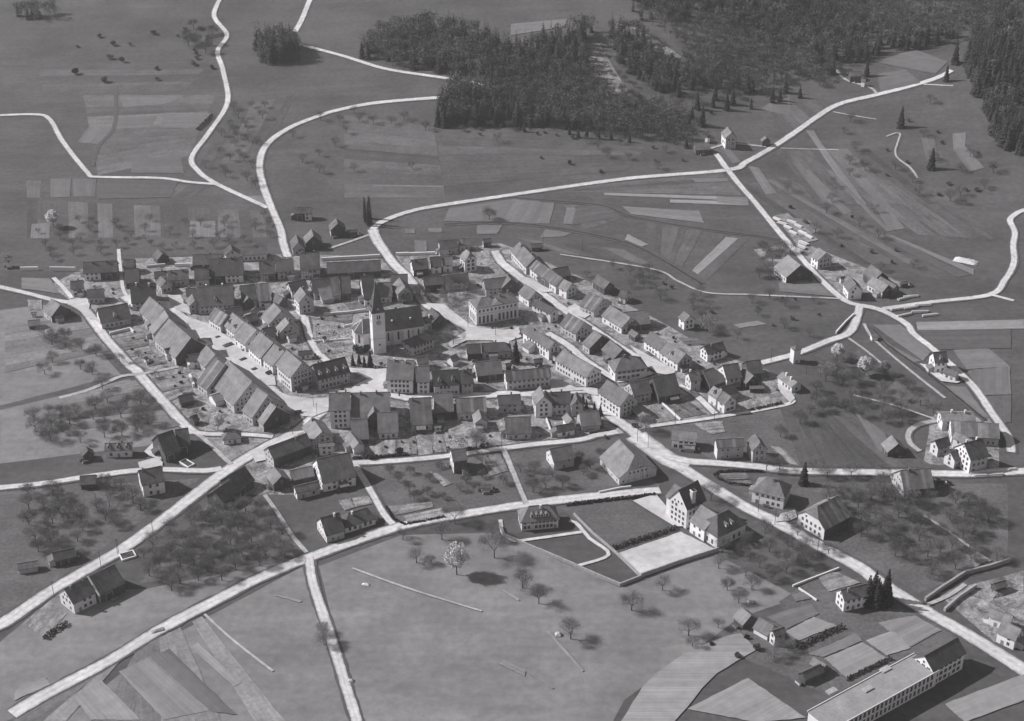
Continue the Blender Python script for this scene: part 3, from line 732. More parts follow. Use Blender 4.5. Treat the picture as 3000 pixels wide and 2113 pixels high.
# upper left edge of the village
H('a', 50, 205, 130, 198, 90, 245, 5, MI, 'w', 'pale house at the far left edge beyond the white garden wall')
H('a', 930, 262, 1315, 242, 1120, 382, 5, D, 'wgtw', 'long dark-roofed farmhouse, topmost of the upper left corner', mix=(.5, 1), ch=2)
H('a', 1380, 228, 1510, 225, 1450, 325, 4.5, D, 't', 'dark barn behind the topmost upper left corner houses, right of the narrow lane', 'barn', ch=0)
H('a', 1395, 340, 1560, 330, 1480, 495, 4, D, 't', 'plain dark barn just right of the narrow white lane, upper left', 'barn', ch=0)
H('a', 785, 475, 935, 462, 900, 562, 5, D, 'wwww', 'small white-gabled house at the upper left street junction', win='shut')
H('a', 970, 570, 1165, 555, 1060, 662, 4, D, 'g', 'low dark house right of the junction forecourt, upper left')
H('a', 1455, 520, 1740, 495, 1600, 715, 5, BK, 'gggw', 'large very dark roof with a white left gable at the head of the market street', ch=2, chm='w')
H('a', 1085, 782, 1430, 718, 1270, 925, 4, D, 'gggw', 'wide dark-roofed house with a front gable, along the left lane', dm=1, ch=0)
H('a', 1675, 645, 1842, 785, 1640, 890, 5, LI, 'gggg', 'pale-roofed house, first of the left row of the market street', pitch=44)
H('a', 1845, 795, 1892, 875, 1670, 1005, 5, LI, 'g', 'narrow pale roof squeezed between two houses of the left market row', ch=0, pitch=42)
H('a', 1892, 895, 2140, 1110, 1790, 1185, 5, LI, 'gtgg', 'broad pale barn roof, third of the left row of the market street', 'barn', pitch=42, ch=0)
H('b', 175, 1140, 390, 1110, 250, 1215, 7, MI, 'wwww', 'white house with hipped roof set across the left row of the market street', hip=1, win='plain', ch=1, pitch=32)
H('a', 1842, 1232, 1980, 1200, 1905, 1275, 5, MI, 'w', 'small white house among gardens left of the market street rows')
H('a', 575, 668, 675, 742, 505, 830, 4, LI, 'gtgg', 'pale-roofed farmhouse at the left end of the village by the road fork', ch=0)
H('a', 310, 915, 445, 900, 380, 975, 2.5, LI, 't', 'little pale-roofed hut in the meadow at the left margin', 'shed', ch=0, win=None)
H('a', 345, 825, 410, 820, 380, 845, 2.2, LI, 'w', 'tiny white hut near the left margin, above the pale-roofed hut', 'shed', ch=0, win=None)
H('a', 1770, 112, 1825, 165, 1725, 210, 3.2, D, 't', 'small dark gabled hut in the gardens above the upper left rows', 'shed', ch=0, win=None)
H('a', 1725, 368, 1870, 358, 1800, 440, 3.6, D, 'g', 'low dark wing left of the striped roof, upper left')
H('a', 1875, 356, 2110, 342, 2000, 463, 4.2, ST, 'g', 'farmhouse with pale stripes in its roof, upper left', ch=2, miss=.3)
H('a', 1800, 415, 1862, 472, 1752, 500, 4.5, MI, 'g', 'small gabled house tucked behind the head of the market street')
H('b', 245, 176, 580, 165, 380, 292, 5, D, 'tttw', 'dark-roofed house with a bright white left gable, top left of the village', ch=1)
H('b', 430, 226, 810, 206, 640, 415, 5, D, 'wwtt', 'great dark farmhouse roof over a white half-timbered front, upper left', mix=(0, .45), ch=2)
H('b', 262, 335, 430, 325, 350, 462, 4.5, D, 'g', 'dark wing at the left end of the great dark farmhouse')
H('b', 690, 118, 668, 62, 602, 168, 4.2, D, 'wwww', 'small white-fronted house with a dark gable facing the village, at the top', ch=0, pitch=38)
H('b', 785, 92, 1075, 72, 930, 183, 4, MI, 'w', 'long low house with a row of windows, by the upper road end')
H('b', 985, 252, 1165, 238, 1080, 400, 4.6, D, 'f', 'dark-roofed half-timbered house left of the upper road end', mix=(.5, 1))
H('b', 1170, 236, 1370, 216, 1270, 372, 5, MI, 'gggg', 'long grey house ending at the white alley by the upper road')
H('b', 1442, 162, 1668, 150, 1580, 345, 6.6, D, 'fffw', 'tall half-timbered house with a white left gable, below the upper road end', ch=2, win='shut')
H('b', 1745, 266, 440, 236, 2000, 380, 4.2, D, 'tttt', 'very long low dark barn along the white wall, upper middle', 'barn', ch=0, t2='c')
H('b', 1575, 460, 1780, 436, 1700, 600, 4.5, D, 'g', 'dark roof left of the striped one, behind the church lane houses', ch=0)
H('b', 1785, 436, 1885, 426, 1850, 640, 4, ST, 'g', 'steep striped roof in the row above the church', ch=0, pitch=42)
H('b', 1895, 426, 2015, 420, 1960, 615, 4.5, D, 't', 'narrow dark barn at the right end of the row above the church', 'barn', ch=0)
H('b', 1650, 560, 1790, 535, 1730, 690, 2.8, LI, 'g', 'pale lean-to roof in front of the row above the church', 'shed', ch=0, win=None, pitch=26)
H('c', 215, 420, 360, 405, 320, 680, 4.5, D, 'w', 'steep dark-roofed house left of the church spire', pitch=46)
H('b', 1315, 490, 1510, 446, 1410, 580, 5.5, D, 'gggw', 'house with a tall bright white triangular gable, above the church lane', ch=0)
H('b', 1455, 538, 1516, 618, 1400, 685, 7.5, LI, 'wgww', 'tall pale gabled house standing alone on the church lane', win='plain', ch=1, pitch=46)
H('b', 165, 556, 290, 545, 240, 640, 5, D, 'wggw', 'white-gabled house at the left end of the long dark row')
H('b', 295, 540, 700, 518, 520, 755, 5, D, 'g', 'long dark row house with one white dormer, left middle', dm=1, ch=2, chm='w')
H('b', 772, 524, 950, 505, 870, 690, 5, D, 'g', 'dark roof in the middle row, left of the wide striped one', ch=0)
H('b', 955, 504, 1112, 490, 1050, 698, 4.6, ST, 'g', 'wide striped roof in the middle of the left quarter', ch=0)
H('b', 838, 615, 872, 662, 788, 692, 4.5, LI, 'tttt', 'little house with a dark timber gable, in front of the middle row', ch=0, pitch=38)
H('b', 238, 618, 268, 695, 195, 748, 5, LI, 'gggg', 'gabled house at the head of the market street, right side', ch=0)
H('b', 595, 782, 800, 752, 740, 868, 5, D, 'g', 'dark roof behind the right row of the market street', ch=0)
H('b', 500, 765, 640, 852, 465, 925, 5, ST, 'wgww', 'striped-roof house, first of the right row of the market street', pitch=42)
H('b', 692, 826, 822, 932, 640, 1010, 5, LI, 'wgww', 'pale-roofed house with two small dormers, second of the right market row', dm=2, ch=0)
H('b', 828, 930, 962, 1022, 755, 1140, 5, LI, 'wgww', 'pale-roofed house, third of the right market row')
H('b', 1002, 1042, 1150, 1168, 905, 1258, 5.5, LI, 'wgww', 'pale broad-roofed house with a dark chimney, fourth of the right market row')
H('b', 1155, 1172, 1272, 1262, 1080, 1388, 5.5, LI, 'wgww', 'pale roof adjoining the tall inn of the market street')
H('f', 152, 97, 322, 242, 105, 338, 8.6, LI, 'wffw', 'tall inn with white side and half-timbered gable at the corner of the square', ch=0, pitch=44, win='plain', spacing=2.1)
H('f', 440, 262, 805, 172, 660, 400, 6.5, BK, 'f', 'half-timbered house with a dark roof and white dormers, right of the tall inn', dm=4, ch=1, spacing=2.1)
H('b', 1152, 716, 1240, 806, 1050, 918, 4.8, LI, 'wgww', 'pale-roofed house in the middle of the quarter left of the church', ch=0)
H('b', 1282, 878, 1330, 942, 1190, 1012, 4.8, LI, 'gggg', 'pale gabled house just left of the church lane')
H('b', 1025, 1002, 1155, 978, 1140, 1100, 4, D, 'g', 'low dark roof behind the right market row', ch=0)
H('b', 1140, 602, 1262, 662, 1185, 722, 4, MI, 't', 'small roof below the white triangular gable', 'shed', ch=0, win=None)
H('b', 920, 790, 960, 752, 975, 822, 3, LI, 'w', 'little pale shed in the yard left of the church quarter', 'shed', ch=0, win=None)
H('b', 835, 858, 955, 822, 920, 925, 3, MI, 't', 'low shed roof in the yard behind the right market row', 'shed', ch=0, win=None)
H('b', 1300, 1068, 1400, 1040, 1370, 1110, 3.2, LI, 'w', 'little white cottage at the bend of the church lane', ch=0, win='small')
H('b', 1425, 1258, 1588, 1246, 1500, 1302, 3, D, 'w', 'low garden house behind the half-timbered house by the square', ch=0, win='small')
# left rows below the market street
H('b', 190, 1300, 338, 1280, 270, 1372, 4.6, D, 'w', 'dark-roofed house below the white hipped house, left market row', ch=0)
H('b', 400, 1192, 502, 1298, 330, 1390, 5, LI, 'gggg', 'pale roof between the white hipped house and the great striped roof', ch=0)
H('e', 1640, 182, 1758, 262, 1545, 545, 4.6, ST, 'gggg', 'great striped roof, upper end of the lower left market row', 'barn', ch=0, pitch=40)
H('e', 1785, 206, 2060, 452, 1770, 650, 5, LI, 'gggg', 'largest pale roof of the lower left market row', 'barn', ch=0, pitch=42)
H('e', 2118, 520, 2240, 602, 1955, 790, 5, LI, 'gggg', 'pale barn roof with a deep gap on its upper side, lower left market row', 'barn', ch=0, pitch=42)
H('e', 2265, 686, 35, 735, 2112, 890, 4.4, LI, 'gtgg', 'last barn of the left market row with a dark timber gable on the square', 'barn', ch=0, t2='f', pitch=42)
H('e', 1232, 612, 1390, 577, 1330, 682, 3, D, 't', 'dark shed in the gardens by the left lane', 'shed', ch=0, win=None)
H('e', 1600, 605, 1748, 560, 1640, 690, 3, LI, 'w', 'pale lean-to with a white edge behind the largest pale roof', 'shed', ch=0, win=None, pitch=25)
H('e', 845, 180, 880, 165, 885, 205, 2.2, LI, 'w', 'tiny white shed in the garden beside the left lane', 'shed', ch=0, win=None)
H('e', 1372, 838, 1440, 812, 1420, 905, 2.8, MI, 't', 'small gabled shed at the lower end of the left lane', 'shed', ch=0, win=None)
H('j', 440, 262, 535, 250, 490, 335, 3, MI, 'wggw', 'little hip-roofed cottage on the triangle of grass by the junction', hip=1, ch=0, win='small', pitch=34)
H('i', 1752, 96, 1938, 36, 1945, 296, 4.4, D, 'tttt', 'big dark barn with a steep roof left of the junction', 'barn', ch=0, pitch=42)
H('i', 1960, 34, 2110, 12, 2130, 210, 4.4, D, 't', 'right half of the dark double barn left of the junction', 'barn', ch=0, pitch=42)
H('i', 1172, 186, 1480, 176, 1330, 268, 4.2, MI, 'w', 'low white house with four front windows left of the double barn', dm=3, ch=1, spacing=3.6, miss=0)
H('i', 962, 222, 985, 272, 908, 312, 3, D, 'tttt', 'small dark gabled shed left of the low white house', 'shed', ch=0, win=None)
H('i', 892, 552, 1078, 540, 1000, 650, 3, D, 't', 'dark shed beside the left road', 'shed', ch=0, win=None)
H('i', 1548, 492, 1812, 438, 1700, 645, 6.6, D, 'wwww', 'white two-storey house with dark roof above the lower left road', ch=1, spacing=3.2, miss=0, pitch=38)
H('i', 582, 1412, 832, 1352, 750, 1482, 3.2, D, 'tttw', 'small dark barn by the lower left road at the left margin', 'barn', ch=0)
H('i', 190, 1532, 420, 1496, 330, 1592, 2.6, LI, 'g', 'low pale roof at the left margin beside the small dark barn', 'shed', ch=0, win=None)
H('o', 535, 502, 735, 402, 700, 592, 5.6, MI, 'wwww', 'white farmhouse end with half-hidden windows, lowest left of the picture', ch=2, pitch=40, win='plain')
_r, _g = H('o', 742, 400, 960, 292, 980, 490, 4.6, MI, 'ttgg', 'dark barn joined to the white farmhouse, lowest left', 'barn', ch=0, pitch=40)
_b = MB(); _x = -_g['L'] / 2 - .05; _w = _g['w']
_b.solid([(_x - .3, -_w, 4.6 + .35), (_x + .3, -_w, 4.6 + .35), (_x + .3, 0, _g['hr'] + .35), (_x - .3, 0, _g['hr'] + .35), (_x - .3, _w, 4.95), (_x + .3, _w, 4.95)], [(0, 1, 2, 3), (3, 2, 5, 4)], .7); _b.build('fire_wall', ['chalk'], _r)
# below the square, left of centre
H('j', 442, 746, 640, 632, 610, 875, 4.4, D, 't', 'upper half of the dark-roofed double barn below the junction', 'barn', ch=0, pitch=40)
H('j', 290, 912, 470, 790, 480, 1000, 4.4, D, 't', 'lower half of the dark-roofed double barn below the junction', 'barn', ch=0, pitch=40)
H('j', 967, 642, 1052, 746, 940, 830, 4, LI, 'ttgg', 'shed with one pale and one dark roof side, below the junction', 'barn', ch=0, pitch=38)
H('j', 1152, 682, 1392, 632, 1300, 772, 3, MI, 't', 'low roof between the sheds and the large barn, below the square', 'shed', ch=0, pitch=28, win=None)
H('j', 1192, 862, 1470, 796, 1350, 912, 3.8, MI, 'gggw', 'long low house with a white left gable below the large barn', ch=0)
H('f', 482, 1320, 862, 1242, 700, 1570, 5, MI, 'wttw', 'large brown barn roof left of the lower lane corner', 'barn', ch=0, pitch=40)
H('j', 892, 422, 1332, 262, 1220, 462, 5.5, MI, 'tttg', 'long house with a dark porch side below the road to the square', ch=1, win='small')
H('f', 440, 852, 552, 1012, 345, 1002, 5.5, LI, 'gfgg', 'gabled house with a pale roof and white gable panels below the square', ch=1, pitch=36)
H('f', 505, 1165, 690, 1150, 600, 1182, 5.2, MI, 'w', 'small flat-roofed white annex below the gabled house', ch=0, pitch=14)
H('f', 862, 1012, 962, 1140, 815, 1105, 3.4, LI, 'wwww', 'small white cottage with a pale roof below the great block', ch=0, win='small')
H('j', 1482, 1212, 1700, 1152, 1620, 1402, 4.2, D, 'gggw', 'white-gabled house by the lower road, left of the hipped house', ch=1, chm='w', pitch=42, win='small')
H('j', 1800, 1160, 1960, 1112, 1900, 1292, 3.2, D, 'w', 'low house with a dark hipped roof by the lower road corner', hip=1, ch=1, chm='w', pitch=36, win='plain')
# the square, middle block
H('f', 622, 580, 868, 570, 750, 780, 10.4, MI, 'wwww', 'four-storey white block at the square with rows of windows', ch=2, pitch=38, spacing=2.2, miss=.02)
H('f', 872, 568, 1312, 556, 960, 880, 6.4, MI, 'g', 'great roof of the middle block right of the four-storey white one', ch=3, pitch=38, wmax=11)
H('f', 868, 890, 1060, 876, 970, 1105, 3.2, MI, 'tttg', 'lean roof running down to the gardens from the middle block', 'barn', ch=0, pitch=33)
H('f', 1118, 678, 1132, 790, 1056, 800, 7.5, LI, 'tttt', 'narrow timber tower gable in front of the great middle roof', ch=0, win=None, pitch=44)
H('f', 1165, 800, 1400, 790, 1270, 1030, 3.6, MI, 'w', 'lower roof over dark arched openings, right end of the middle block', 'barn', ch=0, pitch=36)
H('f', 1282, 207, 1588, 216, 1420, 437, 8.2, MI, 'wwww', 'long white shop house facing the square, three rows of windows', ch=2, chm='w', spacing=2.0, miss=.04, pitch=40)
H('f', 1602, 280, 1755, 276, 1680, 462, 7.2, MI, 'w', 'white shop house with a bay, second of the row on the square', ch=0, spacing=2.2)
H('f', 1782, 332, 2080, 312, 1920, 500, 6.2, BK, 'w', 'dark-roofed white house with two dormers, third of the row on the square', dm=2, ch=0, spacing=1.9)
H('f', 2085, 326, 2230, 312, 2160, 482, 6.2, D, 'g', 'grey house with white-framed windows, right end of the row on the square', ch=2, spacing=2.0)
H('f', 1600, 182, 1730, 158, 1670, 258, 4, MI, 'g', 'small roof behind the shop row, below the parsonage', ch=0, win=None)
H('f', 1522, 640, 1770, 626, 1650, 940, 3.8, ST, 'g', 'big striped roof right of the middle block, across the street', 'barn', ch=1, pitch=40)
H('f', 1792, 586, 2012, 572, 1900, 796, 5, MI, 'tttw', 'brown roof over dark timber galleries, second of the lower row', ch=0, win=None)
H('g', 132, 642, 470, 620, 290, 802, 4.4, ST, 'g', 'striped-roof house, third of the lower row on the street', ch=0)
H('g', 392, 762, 422, 862, 330, 882, 4, LI, 'gggw', 'small pale gabled wing at the gardens below the striped house', ch=0)
H('f', 1805, 955, 1885, 950, 1845, 968, 2.4, MI, 'w', 'tiny white garden shed below the timber galleries', 'shed', ch=0, win='small', pitch=20)
# behind and around the church
H('c', 402, 492, 560, 482, 490, 652, 4, MI, 'gggw', 'house with a white upper wall, right of the church spire', ch=0)
H('c', 650, 432, 716, 540, 585, 562, 5.5, LI, 'ggtg', 'house with a pale triangular roof slope above the church nave', ch=0, pitch=42)
H('c', 555, 398, 745, 392, 680, 500, 5, D, 't', 'dark roof at the street bend behind the pale triangular roof', 'barn', ch=0, pitch=38)
H('c', 905, 882, 1010, 852, 965, 945, 4.6, D, 'w', 'small white house with balcony right of the church nave', ch=1, chm='w')
H('c', 1010, 770, 1100, 860, 980, 900, 4.6, D, 't', 'dark barn behind the white balcony house', 'barn', ch=0)
H('c', 780, 236, 962, 216, 880, 345, 4.6, D, 'tttw', 'dark-roofed house with a white left gable at the street bend', ch=1)
H('c', 992, 202, 1120, 195, 1060, 315, 4.6, D, 'w', 'white house with shuttered front in the upper middle row', ch=0, win='shut')
H('c', 1125, 196, 1245, 190, 1190, 298, 4.6, MI, 'w', 'paler roof adjoining the shuttered white house', ch=0)
H('c', 1092, 118, 1200, 108, 1140, 176, 3.6, MI, 'g', 'small roof behind the shuttered white house', 'shed', ch=0, win=None)
H('c', 1090, 22, 1300, 5, 1200, 105, 4.2, D, 'gggw', 'low house with a white left gable, topmost of the upper middle', ch=0)
H('c', 1305, 0, 1440, -10, 1380, 72, 4.2, ST, 'g', 'striped roof at the right end of the topmost middle house', ch=0)
H('c', 1395, 105, 1452, 165, 1328, 205, 7.4, LI, 'wwww', 'tall pale house with half-hipped gable in the upper middle', hip=.45, ch=0, pitch=46, win='big', spacing=2.8, miss=0)
H('d', 52, 2, 150, -8, 110, 40, 3.6, D, 'tttw', 'small dark barn with white left gable behind the upper street', 'barn', ch=0)
H('c', 912, 432, 1140, 412, 1020, 520, 4.8, D, 'tttw', 'dark row house with a rounded white left gable above the town hall trees', ch=0)
H('c', 1145, 412, 1420, 382, 1260, 495, 4.8, D, 'w', 'right half of the dark row house above the town hall trees', ch=0, win='big')
H('d', 62, 452, 330, 422, 180, 562, 4.6, MI, 'g', 'brown-roofed house left behind the town hall', ch=0)
H('d', 252, 322, 372, 452, 175, 455, 4.6, MI, 'gtgg', 'dark-gabled barn joined to the brown roof behind the town hall', 'barn', ch=1)
# upper right streets
H('d', 468, 32, 640, 218, 420, 195, 5, MI, 'wgww', 'far end house of the upper right street row', ch=2)
H('d', 652, 232, 955, 442, 660, 390, 5, ST, 'wgww', 'long striped row house of the upper right street', mix=(.3, .75), ch=0)
H('d', 962, 452, 1058, 497, 930, 562, 5.2, LI, 'wgww', 'pale house with white side and grey gable at the end of the striped row', ch=0)
H('d', 845, 332, 1012, 302, 960, 425, 4, D, 't', 'dark barn in the meadow behind the striped row', 'barn', ch=0)
H('d', 592, 55, 722, 48, 660, 100, 2.6, D, 't', 'small dark open shed at the top behind the upper right street', 'shed', ch=0, win=None)
H('d', 1342, 402, 1480, 487, 1355, 530, 4, MI, 'tttw', 'dark-gabled barn behind the upper right street, with a white corner', 'barn', ch=0)
H('d', 1605, 562, 1690, 585, 1560, 642, 3.8, D, 'w', 'small white cottage at the meadow edge, upper right', ch=0)
H('d', 1238, 594, 1412, 668, 1195, 770, 4, ST, 'gggg', 'wide striped barn roof on the upper right street', 'barn', ch=0, pitch=34)
H('d', 1482, 742, 1712, 882, 1450, 905, 4, LI, 'wlgw', 'pale-roofed farmhouse with a planked grey gable on the upper right street', ch=0, pitch=38)
H('d', 1625, 822, 1905, 792, 1800, 965, 4, LI, 't', 'big pale barn roof behind the planked farmhouse', 'barn', ch=0, pitch=38)
H('d', 532, 506, 652, 592, 475, 625, 4.6, MI, 'wgww', 'brown-roofed house with white side right behind the town hall', ch=0)
H('d', 645, 672, 862, 782, 660, 770, 6, D, 'wwww', 'white house with neat rows of windows right of the town hall', ch=1, pitch=36, miss=.02, spacing=2.4)
H('d', 1012, 828, 1200, 932, 965, 992, 4.8, ST, 'gggg', 'striped roof in the middle of the two upper right streets', ch=0, pitch=40)
H('d', 1307, 1022, 1392, 1086, 1155, 1165, 4, MI, 'gtgg', 'dark barn with a long left slope between the two upper right streets', 'barn', ch=0, pitch=36)
H('d', 1482, 1132, 1622, 1242, 1420, 1272, 4, MI, 'tttt', 'brown barn with a dark gable right of the upper right street', 'barn', ch=0, pitch=38)
H('d', 1605, 1332, 1762, 1312, 1700, 1475, 5.6, MI, 'wgww', 'hip-roofed house at the street fork, upper right', hip=1, ch=1, pitch=36, win='shut')
H('d', 562, 962, 862, 1162, 610, 1125, 6.6, MI, 'wgww', 'long white house with tall arched windows facing the town hall square', ch=2, win='tall', pitch=40)
H('g', 1335, 92, 1690, 292, 1385, 290, 6.2, LI, 'wwww', 'very long white house with pale roof above the street crossing', ch=1, pitch=36, spacing=2.2, miss=.02)
H('h', 402, 82, 590, 200, 420, 250, 5, MI, 'wgww', 'upper half of the long house facing the street widening, right', ch=0)
H('h', 594, 200, 802, 332, 600, 380, 5, LI, 'wgww', 'lower half of the long house facing the street widening, right', dm=1, ch=0)
H('h', 1002, 246, 1215, 192, 1160, 312, 5, D, 'wggw', 'white half-timbered house at the meadow edge, right of the streets', ch=1)
H('c', 1395, 1182, 1560, 1172, 1470, 1290, 4.4, D, 'tttw', 'left wing of the dark T-shaped house below the square', ch=0, win=None)
H('c', 1570, 1168, 1832, 1158, 1700, 1268, 4.4, D, 'g', 'right wing of the dark T-shaped house below the square', ch=1, hipR=1)
H('g', 345, 236, 640, 206, 530, 378, 4, MI, 'tttw', 'brown barn below the dark T-shaped house', 'barn', ch=0)
H('c', 1210, 1318, 1290, 1285, 1330, 1350, 3.2, LI, 'w', 'pale shed with an open dark front in the yard below the town hall', 'shed', ch=0, win=None)
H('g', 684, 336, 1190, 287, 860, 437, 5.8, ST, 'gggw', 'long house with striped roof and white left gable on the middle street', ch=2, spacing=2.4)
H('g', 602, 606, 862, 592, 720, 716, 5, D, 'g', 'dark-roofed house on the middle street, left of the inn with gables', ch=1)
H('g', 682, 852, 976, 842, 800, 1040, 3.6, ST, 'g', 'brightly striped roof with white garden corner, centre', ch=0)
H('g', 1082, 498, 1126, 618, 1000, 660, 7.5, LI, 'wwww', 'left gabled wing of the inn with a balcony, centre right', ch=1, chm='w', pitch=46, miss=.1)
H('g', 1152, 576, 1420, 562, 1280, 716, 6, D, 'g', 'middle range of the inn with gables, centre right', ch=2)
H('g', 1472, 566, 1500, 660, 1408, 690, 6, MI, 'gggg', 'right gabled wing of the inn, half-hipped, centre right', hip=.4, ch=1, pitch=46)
H('g', 1255, 948, 1460, 912, 1400, 1006, 3.4, D, 'w', 'low house with three pairs of windows below the inn', ch=0, win='big', miss=0)
H('g', 1378, 800, 1440, 880, 1335, 870, 4, LI, 'w', 'small pale roof between the inn and the low house', ch=0, win=None)
H('g', 1515, 792, 1740, 772, 1650, 950, 3.4, MI, 'g', 'plain brown roof at the main road corner below the inn', ch=0, win=None)
H('g', 1832, 428, 2085, 592, 1800, 622, 7.2, MI, 'wgww', 'tall white house at the main road corner with a grey gable', ch=0, miss=.03, pitch=42)
H('h', 165, 652, 370, 607, 330, 790, 4.8, MI, 'g', 'brown-roofed house right of the tall white corner house', ch=0)
H('h', 425, 592, 680, 547, 620, 800, 4.2, D, 't', 'dark-roofed barn with a white verge, right of the corner houses', 'barn', ch=0)
H('h', 192, 872, 358, 1016, 235, 1000, 2.8, LI, 't', 'open shed with a pale roof edge by the main road', 'shed', ch=0, win=None, pitch=26)
H('h', 825, 542, 950, 522, 920, 640, 6, MI, 'gggw', 'house with a bright white left gable, right quarter', ch=1, chm='w')
H('h', 985, 522, 1108, 484, 1100, 688, 4, MI, 't', 'brown hipped barn between two white-gabled houses, right quarter', 'barn', ch=0, hipR=1, pitch=38)
H('h', 1212, 458, 1390, 432, 1340, 612, 6, D, 'gggw', 'house with four windows in a white left gable, right quarter', ch=0)
H('h', 1448, 490, 1562, 578, 1428, 632, 4, LI, 'tttt', 'barn with a bright roof slope, right quarter', 'barn', ch=0, pitch=40)
H('h', 1470, 415, 1640, 396, 1600, 555, 4, D, 't', 'dark barn roof behind the bright slope, right quarter', 'barn', ch=0)
H('h', 1110, 690, 1210, 755, 1065, 790, 5.5, LI, 'wggw', 'pale roof with a dormer, left part of the gabled garden house', ch=0, dm=1)
H('h', 1222, 752, 1312, 812, 1165, 860, 5.5, MI, 'wwww', 'white gabled garden house above the curving path', ch=0, win='shut')
H('h', 1192, 702, 1345, 665, 1320, 785, 4, D, 'g', 'dark rear roof behind the gabled garden house', ch=0, win=None)
H('h', 1512, 692, 1680, 690, 1600, 725, 2.6, MI, 't', 'low open shed in the orchard corner, right quarter', 'shed', ch=0, win=None, pitch=20)
H('h', 1885, 532, 2052, 652, 1910, 655, 3.6, LI, 'wwww', 'long low white cottage at the end of the curving path', ch=2, chm='w', pitch=32)
H('h', 645, 1182, 930, 1206, 760, 1310, 5.2, LI, 'w', 'pale-roofed house with large shop windows on the main road bend', ch=0, win='big')
H('h', 1135, 1292, 1450, 1272, 1290, 1382, 6.8, ST, 'gggw', 'grey two-storey house with a striped roof on the main road bend', ch=0, win='small', miss=.5)
H('h', 1572, 1218, 1642, 1330, 1520, 1380, 6.6, MI, 'fffw', 'narrow tall gabled house with a row of windows, right end of the bend', ch=0, hip=.3, pitch=48)
# lower right
H('m', 135, 850, 230, 872, 55, 985, 6.2, LI, 'wgww', 'villa with hipped roof beside the main road fork', hip=1, ch=1, pitch=42, win='plain')
H('m', 515, 1122, 735, 1008, 720, 1250, 5.8, ST, 'tttw', 'big farmhouse with a ribbed dark roof and white windowed end by the main road', ch=1, hipL=.5, pitch=40)
H('m', 1252, 798, 1510, 778, 1380, 960, 4.2, ST, 'tttg', 'old weathered barn-house below the straight right road', ch=1)
H('m', 1182, 502, 1240, 576, 1112, 605, 3, LI, 'tttt', 'hay barn with a bright roof slope in the right meadow', 'barn', ch=0)
H('s', 292, 850, 590, 762, 480, 1010, 5, D, 'gggw', 'dark-roofed house with a pale left gable at the sawmill', ch=0, pitch=42)
H('s', 785, 655, 1150, 842, 850, 870, 6, LI, 'wgww', 'pale-roofed windowed range at the sawmill yard', ch=0, pitch=36)
H('s', 952, 912, 1380, 805, 1400, 1235, 8, D, 'gggw', 'tall sawmill house with a big white gable on the right road', ch=2, pitch=42, chm='w')
H('s', 642, 1112, 790, 1042, 830, 1290, 4.6, MI, 'gggw', 'small white-gabled house at the front of the sawmill', ch=0, pitch=44)
H('s', 660, 402, 1750, 472, 1300, 790, 4.6, ST, 'gggw', 'very long striped shed roof of the sawmill', 'barn', ch=0, pitch=30, wmax=9)
H('s', 420, 232, 1180, 212, 900, 415, 5.5, LI, 'gggw', 'long pale shed roof with white chimneys at the back of the sawmill', 'barn', ch=2, chm='w', pitch=24)
H('y', 1352, 290, 1495, 278, 1440, 400, 6.2, D, 'wwww', 'white house with dark roof and front dormer on the far right road', dm=1, ch=0, win='plain', pitch=46)
H('y', 1475, 445, 1620, 490, 1460, 500, 3.6, MI, 'wwww', 'low white wing of the house on the far right road', ch=0, pitch=30)
H('p', 532, 628, 628, 706, 480, 770, 4, LI, 'wttw', 'big barn with pale slope and dark gable on the upper right road', 'barn', ch=0, pitch=36)
H('p', 762, 576, 818, 612, 705, 642, 6, LI, 'wfww', 'half-timbered house opposite the big pale barn, upper right road', ch=0, pitch=38)
H('p', 1002, 792, 1042, 852, 945, 850, 5.6, MI, 'wwww', 'white gabled house at the right crossroads', ch=0, pitch=42)
H('p', 1152, 702, 1238, 762, 1092, 772, 4, MI, 'tttt', 'upper barn behind the crossroads house', 'barn', ch=0)
H('p', 1165, 790, 1285, 855, 1135, 855, 4, LI, 'wttw', 'pale-roofed barn right of the crossroads house', 'barn', ch=0)
H('p', 1222, 790, 1345, 858, 1215, 845, 4.2, MI, 't', 'second roof of the crossroads farm, at the far right', 'barn', ch=0)
H('p', 1372, 832, 1435, 820, 1405, 845, 2.6, LI, 't', 'small open lumber shelter right of the crossroads farm', 'shed', ch=0, win=None)
H('p', 920, 800, 955, 790, 915, 815, 3, LI, 'w', 'small white lean-to left of the crossroads house', 'shed', ch=0, win=None)
# top right and top
H('q', 300, 852, 330, 892, 266, 905, 6, LI, 'wfww', 'gabled farmhouse below the wood by the upper road', ch=1, pitch=44)
H('q', 78, 962, 175, 958, 125, 1010, 3, MI, 't', 'low barn at the wood edge, left of the upper farmhouse', 'barn', ch=0)
H('q', 158, 915, 178, 905, 172, 930, 3.5, MI, 'w', 'tiny white outbuilding between barn and upper farmhouse', 'shed', ch=0, win=None)
H('q', 555, 912, 565, 930, 532, 955, 3, MI, 't', 'small hut by the bend of the upper road', 'shed', ch=0, win=None)
H('q', 1122, 482, 1200, 479, 1160, 515, 3.2, MI, 't', 'field barn on the clearing at the top right', 'barn', ch=0)
H('q', 1205, 528, 1235, 535, 1198, 545, 3, D, 'w', 'small white-ended hut below the clearing barn', 'shed', ch=0, win=None)
H('v', 612, 262, 820, 256, 740, 330, 5, D, 'wttt', 'farmhouse with a big dark gable by the upper road', ch=1, pitch=42, mix=(0, .6))
H('v', 1088, 378, 1108, 440, 1010, 488, 4.6, MI, 'gtgg', 'old dark farmhouse right of the upper road, near the tall poplars', ch=0, pitch=42)
H('v', 812, 502, 836, 578, 735, 640, 4.6, MI, 'tttt', 'dark barn with a steep gable above the white wall', 'barn', ch=0, pitch=42)
